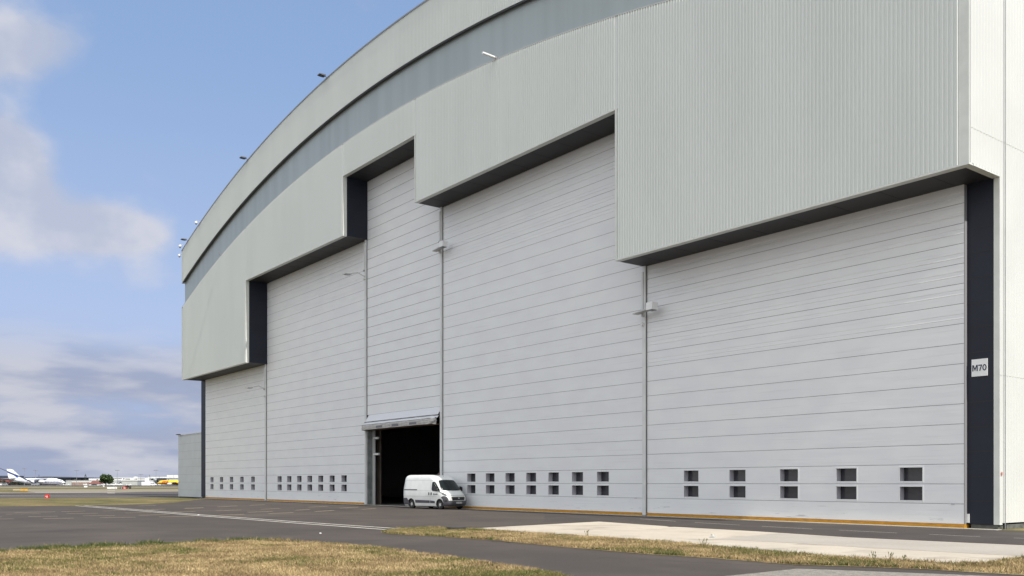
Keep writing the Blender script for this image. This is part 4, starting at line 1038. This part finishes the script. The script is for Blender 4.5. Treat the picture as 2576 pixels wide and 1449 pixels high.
# light masts
for (x, y, lab) in [(p1(885), yy(218), 'tallest light mast above the cargo aircraft tail'), (p1(1290), yy(288), 'light mast above the cargo aircraft wing'), (p2(605), yy(290), 'light mast left of the dark tree'),
                    (p2(2075), yy(285), 'light mast right of the round tree'), (p3(755), yy(435), 'shorter light mast over the grey warehouse'), (p3(1305), yy(280), 'light mast left of the yellow freighter')]:
    t = 1200; c = place(x, t); h = zof(y, t) - c[2]; o = empty('light_mast', c, RZ, lab, 'light mast', 'light masts around the far apron')
    m = MB(); m.tube((0, 0, 0), (0, 0, h), .38, .14, 8); m.build('pole', M['grey'], o)
    m = MB(); m.tube((-2.4, 0, h), (2.4, 0, h), .22); m.build('crossbar', M['grey'], o)
    for k in (-2.4, -1.2, 0, 1.2, 2.4):
        m = MB(); m.box(k - .45, k + .45, -.5, .3, h - .35, h + .35); m.build('lamp', M['grey'], o)
# trees
M['leaf'] = mat('broadleaf', (.055, .085, .03), .7, island=1.0, spec=.2); M['leafd'] = mat('conifer_leaf', (.028, .042, .03), .7, island=.9, spec=.2)
M['bark'] = mat('bark', (.09, .07, .05), .9)
def tree(x, t, ytop, wpx, label, kind='round', n=900, mt='leaf', ybase=None, grp='trees beyond the airfield'):
    c = place(x, t); h = zof(ytop, t) - c[2]; w = wpx / dpm(t)
    o = empty('pine_tree' if kind == 'cone' else 'broadleaf_tree', c, RZ, label, 'tree', grp)
    m = MB(); m.tube((0, 0, 0), (0, 0, h * .55), w * .05, w * .025, 7)
    for k in range(5):
        a = random.uniform(0, 6.3); m.tube((0, 0, h * (.25 + .08 * k)), (math.cos(a) * w * .3, math.sin(a) * w * .3, h * (.45 + .1 * k)), w * .02, w * .008, 5)
    m.build('trunk', M['bark'], o)
    m = MB(); lobes = [(random.uniform(-.3, .3), random.uniform(-.3, .3), random.uniform(.3, .85), random.uniform(.16, .3)) for _ in range(14)]
    for _ in range(n):
        if kind == 'cone':
            q = random.random() ** .8; r = (1 - q) * w / 2 * random.uniform(.5, 1.1) + .1; a = random.uniform(0, 6.3); p = (r * math.cos(a), r * math.sin(a), h * (.08 + .92 * q))
        elif kind == 'column':
            q = random.random(); r = w / 2 * math.sin(math.pi * min(.97, q * .8 + .2)) * random.uniform(.5, 1.05); a = random.uniform(0, 6.3); p = (r * math.cos(a), r * math.sin(a), h * (.1 + .9 * q))
        else:
            L = random.choice(lobes); a = random.uniform(0, 6.3); b = math.asin(random.uniform(-1, 1)); r = random.uniform(.55, 1.05)
            p = ((L[0] + L[3] * r * math.cos(a) * math.cos(b)) * w, (L[1] + L[3] * r * math.sin(a) * math.cos(b)) * w, max(.12, min(1.0, L[2] * .82 + .05 + L[3] * r * math.sin(b) * .9)) * h)
        s_ = w * random.uniform(.025, .07); v = Vector((random.gauss(0, 1), random.gauss(0, 1), random.gauss(0, 1))).normalized(); a = v.orthogonal().normalized() * s_; b = v.cross(a).normalized() * s_; p = Vector(p)
        m.add([tuple(p - a), tuple(p - b), tuple(p + a), tuple(p + b)], [(0, 1, 2, 3)])
    m.build('crown', M[mt], o)
tree(p2(1665), 1175, yy(392), 31, 'big round dark green tree in the middle of the far apron', n=2600)
tree(p2(925), 1350, yy(412), 9, 'tall dark double-headed tree above the hedge', 'column', 500, 'leafd'); tree(p2(690), 1350, yy(510), 6.5, 'small dark round tree left of the double-headed tree', 'round', 300, 'leafd')
tree(p1(1412), 1420, yy(430), 5.5, 'pointed conifer above the cargo aircraft wing', 'cone', 300, 'leafd'); tree(p1(1850), 1420, yy(485), 3, 'thin conifer top above the cargo aircraft nose', 'cone', 150, 'leafd')
tree(p1(905), 1420, yy(528), 3.5, 'small treetop left of the conifer above the aircraft', 'cone', 120, 'leafd'); tree(p1(1610), 1420, yy(515), 7, 'bushy treetop right of the pointed conifer', 'round', 200, 'leafd')
tree(p3(938), 1450, yy(480), 4.5, 'leftmost conifer over the terminal building', 'cone', 250, 'leafd'); tree(p3(1075), 1400, yy(445), 6, 'tall conifer left of the mast by the freighter', 'cone', 350, 'leafd'); tree(p3(1415), 1380, yy(480), 5, 'conifer right of the mast by the freighter', 'cone', 300, 'leafd')
tree(p3(1150), 1300, yy(560), 14, 'broad dark tree left of the freighter nose', 'round', 700, 'leafd'); tree(p3(1320), 1300, yy(590), 15, 'dark tree behind the freighter nose', 'round', 700, 'leafd'); tree(p3(1550), 1300, yy(590), 14, 'dark tree behind the freighter fuselage', 'round', 600, 'leafd')
tree(p3(1100), 1210, yy(680), 10, 'low dark bush beside the containers', 'round', 400, 'leafd')
tree(p2(2190), 1230, yy(690), 8, 'dark bush at the left end of the grey warehouse', 'round', 300, 'leafd'); tree(p2(1230), 1230, yy(640), 12, 'dark bush behind the red roof', 'round', 350, 'leafd')
# hedge line
m = MB()
for _ in range(5200):
    x = random.uniform(-40, 450); t = 1370 + random.uniform(-8, 8); c = place(x, t); hh = 5.5 + 2.2 * math.sin(x * .21) + 1.6 * math.sin(x * .67 + 1); z = c[2] + random.uniform(0, hh); s_ = random.uniform(.5, 1.1)
    v = Vector((random.gauss(0, 1), random.gauss(0, 1), random.gauss(0, 1))).normalized(); a = v.orthogonal().normalized() * s_; b = v.cross(a).normalized() * s_; p = Vector((c[0], c[1], z))
    m.add([tuple(p - a), tuple(p - b), tuple(p + a), tuple(p + b)], [(0, 1, 2, 3)])
tag(m.build('hedge', M['leafd']), 'continuous dark tree belt behind the far buildings', 'hedge', kind='stuff')

# white cargo aircraft (high wing, four engines), nose to the right
M['jet'] = mat('aircraft_white', (.80, .81, .82), .3, coat=.3, var=.04, vscale=.2); M['jetblue'] = mat('aircraft_blue', (.03, .07, .30), .35); M['jetgrey'] = mat('aircraft_grey', (.40, .42, .45), .4)
c = place(164, 1150); jet = empty('cargo_aircraft', c, RZ + R(2), 'huge white four-engined cargo aircraft with blue stripe on the far apron', 'aircraft')
def fus(m, st, n=20, mi=0):
    m.loft([[(x, math.cos(2 * math.pi * k / n) * ry, zc + math.sin(2 * math.pi * k / n) * rz) for k in range(n)] for (x, zc, ry, rz) in st], mi)
m = MB(); fus(m, [(0, 3.6, .2, .2), (-1.5, 3.8, 1.6, 1.3), (-4, 4.2, 2.7, 2.5), (-8, 4.5, 3.4, 3.3), (-14, 4.6, 3.6, 3.7), (-40, 4.7, 3.6, 3.7), (-48, 5.4, 3.4, 3.3), (-56, 6.8, 2.6, 2.5), (-64, 7.7, 1.4, 1.3), (-69, 8.1, .4, .4)])
fus(m, [(-7, 6.4, .5, .5), (-10, 7.1, 1.7, 1.5), (-16, 7.4, 2.1, 1.7), (-44, 7.4, 2.0, 1.6), (-54, 7.6, 1.2, 1.0)])
m.build('fuselage', M['jet'], jet, smooth=True)
m = MB()
def rsurf(x, z):
    st = [(0, 3.6, .2, .2), (-1.5, 3.8, 1.6, 1.3), (-4, 4.2, 2.7, 2.5), (-8, 4.5, 3.4, 3.3), (-14, 4.6, 3.6, 3.7), (-40, 4.7, 3.6, 3.7), (-48, 5.4, 3.4, 3.3), (-56, 6.8, 2.6, 2.5)]
    X = [-q[0] for q in st]; zc, ry, rz = (float(np.interp(-x, X, [q[i] for q in st])) for i in (1, 2, 3)); return -ry * math.sqrt(max(0, 1 - ((z - zc) / rz) ** 2)) - .06
xs_ = np.linspace(-3, -52, 40)
for a, b in zip(xs_, xs_[1:]):
    za, zb_ = (3.5, 5.2)
    if a > -9: za, zb_ = 3.5 + (a + 9) * .05, 5.2 - (a + 9) * .15
    m.quad((a, rsurf(a, za), za), (b, rsurf(b, za), za), (b, rsurf(b, zb_), zb_), (a, rsurf(a, zb_), zb_))
m.build('blue_stripe', M['jetblue'], jet)
textmesh('lettering', 'VOLGA-DNEPR', 1.25, M['jet'], jet, (-17, -3.75, 4.4), (R(90), 0, 0), bold=.04, extrude=.02); textmesh('lettering', 'AIRLINES', 1.25, M['jet'], jet, (-46, -3.72, 4.4), (R(90), 0, 0), bold=.04, extrude=.02)
m = MB(); m.box(-6.2, -3.2, -2.9, -2.2, 5.6, 6.1); m.build('cockpit_window', M['bgwin'], jet, rot=(0, 0, 0)); 
m = MB(); m.prism([(-53, 8.8), (-64, 19.6), (-66.5, 20.4), (-71.5, 20.4), (-69.5, 9.6), (-66, 8.6), (-60, 8.4)], -.35, .35); m.build('tail_fin', M['jet'], jet)
m = MB(); m.prism([(-56.3, 12.0), (-58.5, 9.0), (-63.0, 12.6), (-70.8, 15.8), (-71.2, 18.0)], -.39, .39); m.build('tail_stripe', M['jetblue'], jet)
m = MB(); m.box(-63.6, -61.2, -.40, -.36, 16.6, 17.2); m.build('tail_flag', M['jetgrey'], jet)
def wing(m, x0, ch0, x1, ch1, y0, y1, z0, z1, th0, th1):
    for sg in (1, -1):
        f = lambda x, ch, y, z, th: [(x, sg * y, z), (x - ch * .3, sg * y, z + th), (x - ch, sg * y, z), (x - ch * .4, sg * y, z - th * .6)]
        m.loft([f(x0, ch0, y0, z0, th0), f(x1, ch1, y1, z1, th1)])
m = MB(); wing(m, -20, 15, -43, 5, 1.5, 36.5, 8.4, 5.0, .8, .2); m.build('wing', M['jetgrey'], jet)
m = MB(); wing(m, -59, 8, -69, 3.5, 1, 15, 8.9, 8.0, .4, .15); m.build('tailplane', M['jetgrey'], jet)
for sg in (1, -1):
    for (x, y, z) in ((-22.5, 12.5, 4.9), (-31, 21.5, 4.3)):
        m = MB(); n = 16
        m.loft([[(x + a, sg * y + math.cos(2 * math.pi * k / n) * r, z + math.sin(2 * math.pi * k / n) * r) for k in range(n)] for a, r in ((3.0, 1.35), (2.6, 1.6), (0, 1.65), (-3.0, 1.2), (-4.6, .7))])
        e = m.build('engine', M['jet'], jet, smooth=True); m = MB(); m.box(x - 3, x + 1.5, sg * y - .25, sg * y + .25, z + 1.2, z + 2.6); m.build('pylon', M['jetgrey'], e)
m = MB()
for x in (-30, -32.2, -34.4, -36.6):
    for y in (-3.6, 3.6): m.lathe([(-.4, .64), (.4, .64)], 12, c=(x, y, .64)); m.tube((x, y, .6), (x, y * .7, 3), .2)
m.build('main_gear', M['jetgrey'], jet)
m = MB(); [m.lathe([(-.3, .56), (.3, .56)], 12, c=(-9.5, y, .56)) for y in (-1.0, 1.0)]; m.tube((-9.5, 0, .5), (-9.5, 0, 3), .25); m.build('nose_gear', M['jetgrey'], jet)
# boom in front of the tail
c = place(88, 1085); o = empty('boom_crane', c, RZ, 'dark blue telescopic crane boom slanting across the aircraft tail', 'crane')
k = 1 / dpm(1085); m = MB(); m.box(-4, 5, -1.3, 1.3, .6, 2.2); m.box(2.6, 5, -1.25, 1.25, 2.2, 3.3); [m.lathe([(-1.35, .55), (1.35, .55)], 12, c=(x, 0, .55)) for x in (-3, 0, 3.4)]; m.build('chassis', M['grey'], o)
m = MB(); x1, z1 = -88 * k - 2, (HOR - 1176) * k + CH - c[2]; m.tube((0, 0, 2.0), (x1 * .34, 0, 2 + (z1 - 2) * .36), .75, .7, 8); m.tube((x1 * .34, 0, 2 + (z1 - 2) * .36), (x1 * .75, 0, 2 + (z1 - 2) * .76), .55, .5, 8); m.tube((x1 * .75, 0, 2 + (z1 - 2) * .76), (x1, 0, z1), .35, .3, 8); m.build('boom', M['bgdark'], o)

# yellow freighter, nose to the left, partly hidden by the annex
M['yel'] = mat('freighter_yellow', (.80, .52, .01), .35, coat=.3); M['orange'] = mat('freighter_orange', (.62, .15, .02), .4); M['dhlred'] = mat('freighter_red', (.55, .02, .03), .4)
c = place(p3(1345), 1150); jet = empty('freighter_aircraft', c, RZ - R(4), 'yellow freighter airliner with red DHL lettering beside the annex', 'aircraft')
m = MB(); ST = [(0, 3.0, .15, .15), (1, 3.1, .9, .8), (3, 3.6, 1.7, 1.6), (6, 4.0, 2.2, 2.2), (10, 4.1, 2.35, 2.35), (34, 4.1, 2.35, 2.35), (44, 4.9, 1.4, 1.4), (50, 5.4, .3, .3)]
fus(m, ST); m.build('fuselage', M['yel'], jet, smooth=True)
m = MB(); n = 24
m.loft([[(x, math.cos(a) * (ry + .04), zc + math.sin(a) * (rz + .04)) for a in np.linspace(math.pi + .62, 2 * math.pi - .62, 12)] for (x, zc, ry, rz) in ST[1:-1]], cap=False, close=False); m.build('belly', M['orange'], jet, smooth=True)
textmesh('lettering', 'DHL', 2.7, M['dhlred'], jet, (11.5, -2.44, 4.35), (R(90), 0, 0), bold=.12, shear=.35, extrude=.02, xs=1.55)
m = MB(); m.box(2.0, 3.2, -1.62, -1.2, 4.4, 4.8); m.build('cockpit_window', M['bgwin'], jet)
m = MB(); wing(m, 18, -9, 30, -3, 1.8, 20, 2.9, 4.0, .5, .15); m.build('wing', M['jetgrey'], jet)
m = MB(); m.prism([(41, 6), (47, 13.5), (51, 13.5), (49, 6)], -.2, .2); m.build('tail_fin', M['yel'], jet)
for sg in (1, -1):
    m = MB(); n = 14; m.loft([[(20 - a, sg * 6.5 + math.cos(2 * math.pi * k / n) * r, 1.9 + math.sin(2 * math.pi * k / n) * r) for k in range(n)] for a, r in ((3.4, 1.1), (3.0, 1.35), (0, 1.3), (-3, .8))]); m.build('engine', M['jet'], jet, smooth=True)
m = MB(); [m.lathe([(-.2, .45), (.2, .45)], 12, c=(6, y, .45)) for y in (-.5, .5)]; m.tube((6, 0, .4), (6, 0, 2), .15); [m.lathe([(-.4, .55), (.4, .55)], 12, c=(25, y, .55)) for y in (-3, 3)]; m.tube((25, 3, .5), (25, 3, 3), .2); m.tube((25, -3, .5), (25, -3, 3), .2); m.build('landing_gear', M['grey'], jet)

# taxiway signs
def tsign(x0, x1, ytop, ybot, label, segs, mats_, text=None):
    g0 = ground_pt((x0 + x1) / 2, ybot, 0, True); t = (np.array(g0[:2]) - CAM[:2]) @ FW; w = (x1 - x0) / dpm(t); h = (ybot - ytop) / dpm(t)
    o = empty('taxiway_sign', (g0[0], g0[1], g0[2]), RZ, label, 'sign', 'guidance signs beside the taxiway'); 
    for (a, b), mt in zip(segs, mats_):
        m = MB(); m.box(-w / 2 + w * a, -w / 2 + w * b, -.15, .15, .12, h); m.build('panel', mt, o)
    for k in (-.35, .35):
        m = MB(); m.box(w * k - .04, w * k + .04, -.04, .04, 0, .119); m.build('leg', M['grey'], o)
    for (s, px, col) in text or []:
        textmesh('characters', s, h * .62, col, o, (-w / 2 + w * px, -.16, h * .55), (R(90), 0, 0), bold=.01, extrude=.01)
tsign(p2(878), p2(992), yy(843), yy(912), 'small blank white sign left of the long white sign', [(0, 1)], [M['white']])
tsign(p2(1560), p2(1612), yy(838), yy(882), 'tiny white marker board under the round tree', [(0, 1)], [M['white']])
tsign(p2(1712), p2(2065), yy(885), yy(968), 'long white sign with black characters near its right end', [(0, 1)], [M['white']], [('> E L 1', .48, M['lgrey']), ('N', .84, M['black'])])
tsign(p3(8), p3(240), yy(890), yy(972), 'black and red taxiway sign right of the long white one', [(0, .42), (.425, 1)], [M['black'], M['red']], [('S2', .21, M['white']), ('32L', .7, M['white'])])
tsign(p1(478), p1(742), yy(962), yy(1030), 'pale tan sign board left of the yellow one', [(0, 1)], [mat('tan_board', (.46, .38, .24), .6)])
tsign(p1(755), p1(1015), yy(958), yy(1040), 'orange-yellow sign board on the grass, far left', [(0, 1)], [mat('amber_board', (.62, .33, .03), .6)], [('A B', .5, mat('amber_mark', (.5, .2, .02), .6))])
c = ground_pt(p3(300), yy(958), 0, True); o = empty('cart', c, RZ, 'small dark cart standing right of the red sign', 'cart')
m = MB(); m.box(-.9, .9, -.4, .4, .5, .9); m.box(-.9, .2, -.4, .4, .9, 1.2); m.build('body', M['black'], o); m = MB(); [m.tube((x, -.4, .22), (x, .4, .22), .22) for x in (-.6, .6)]; m.build('axle', M['tyre'], o)
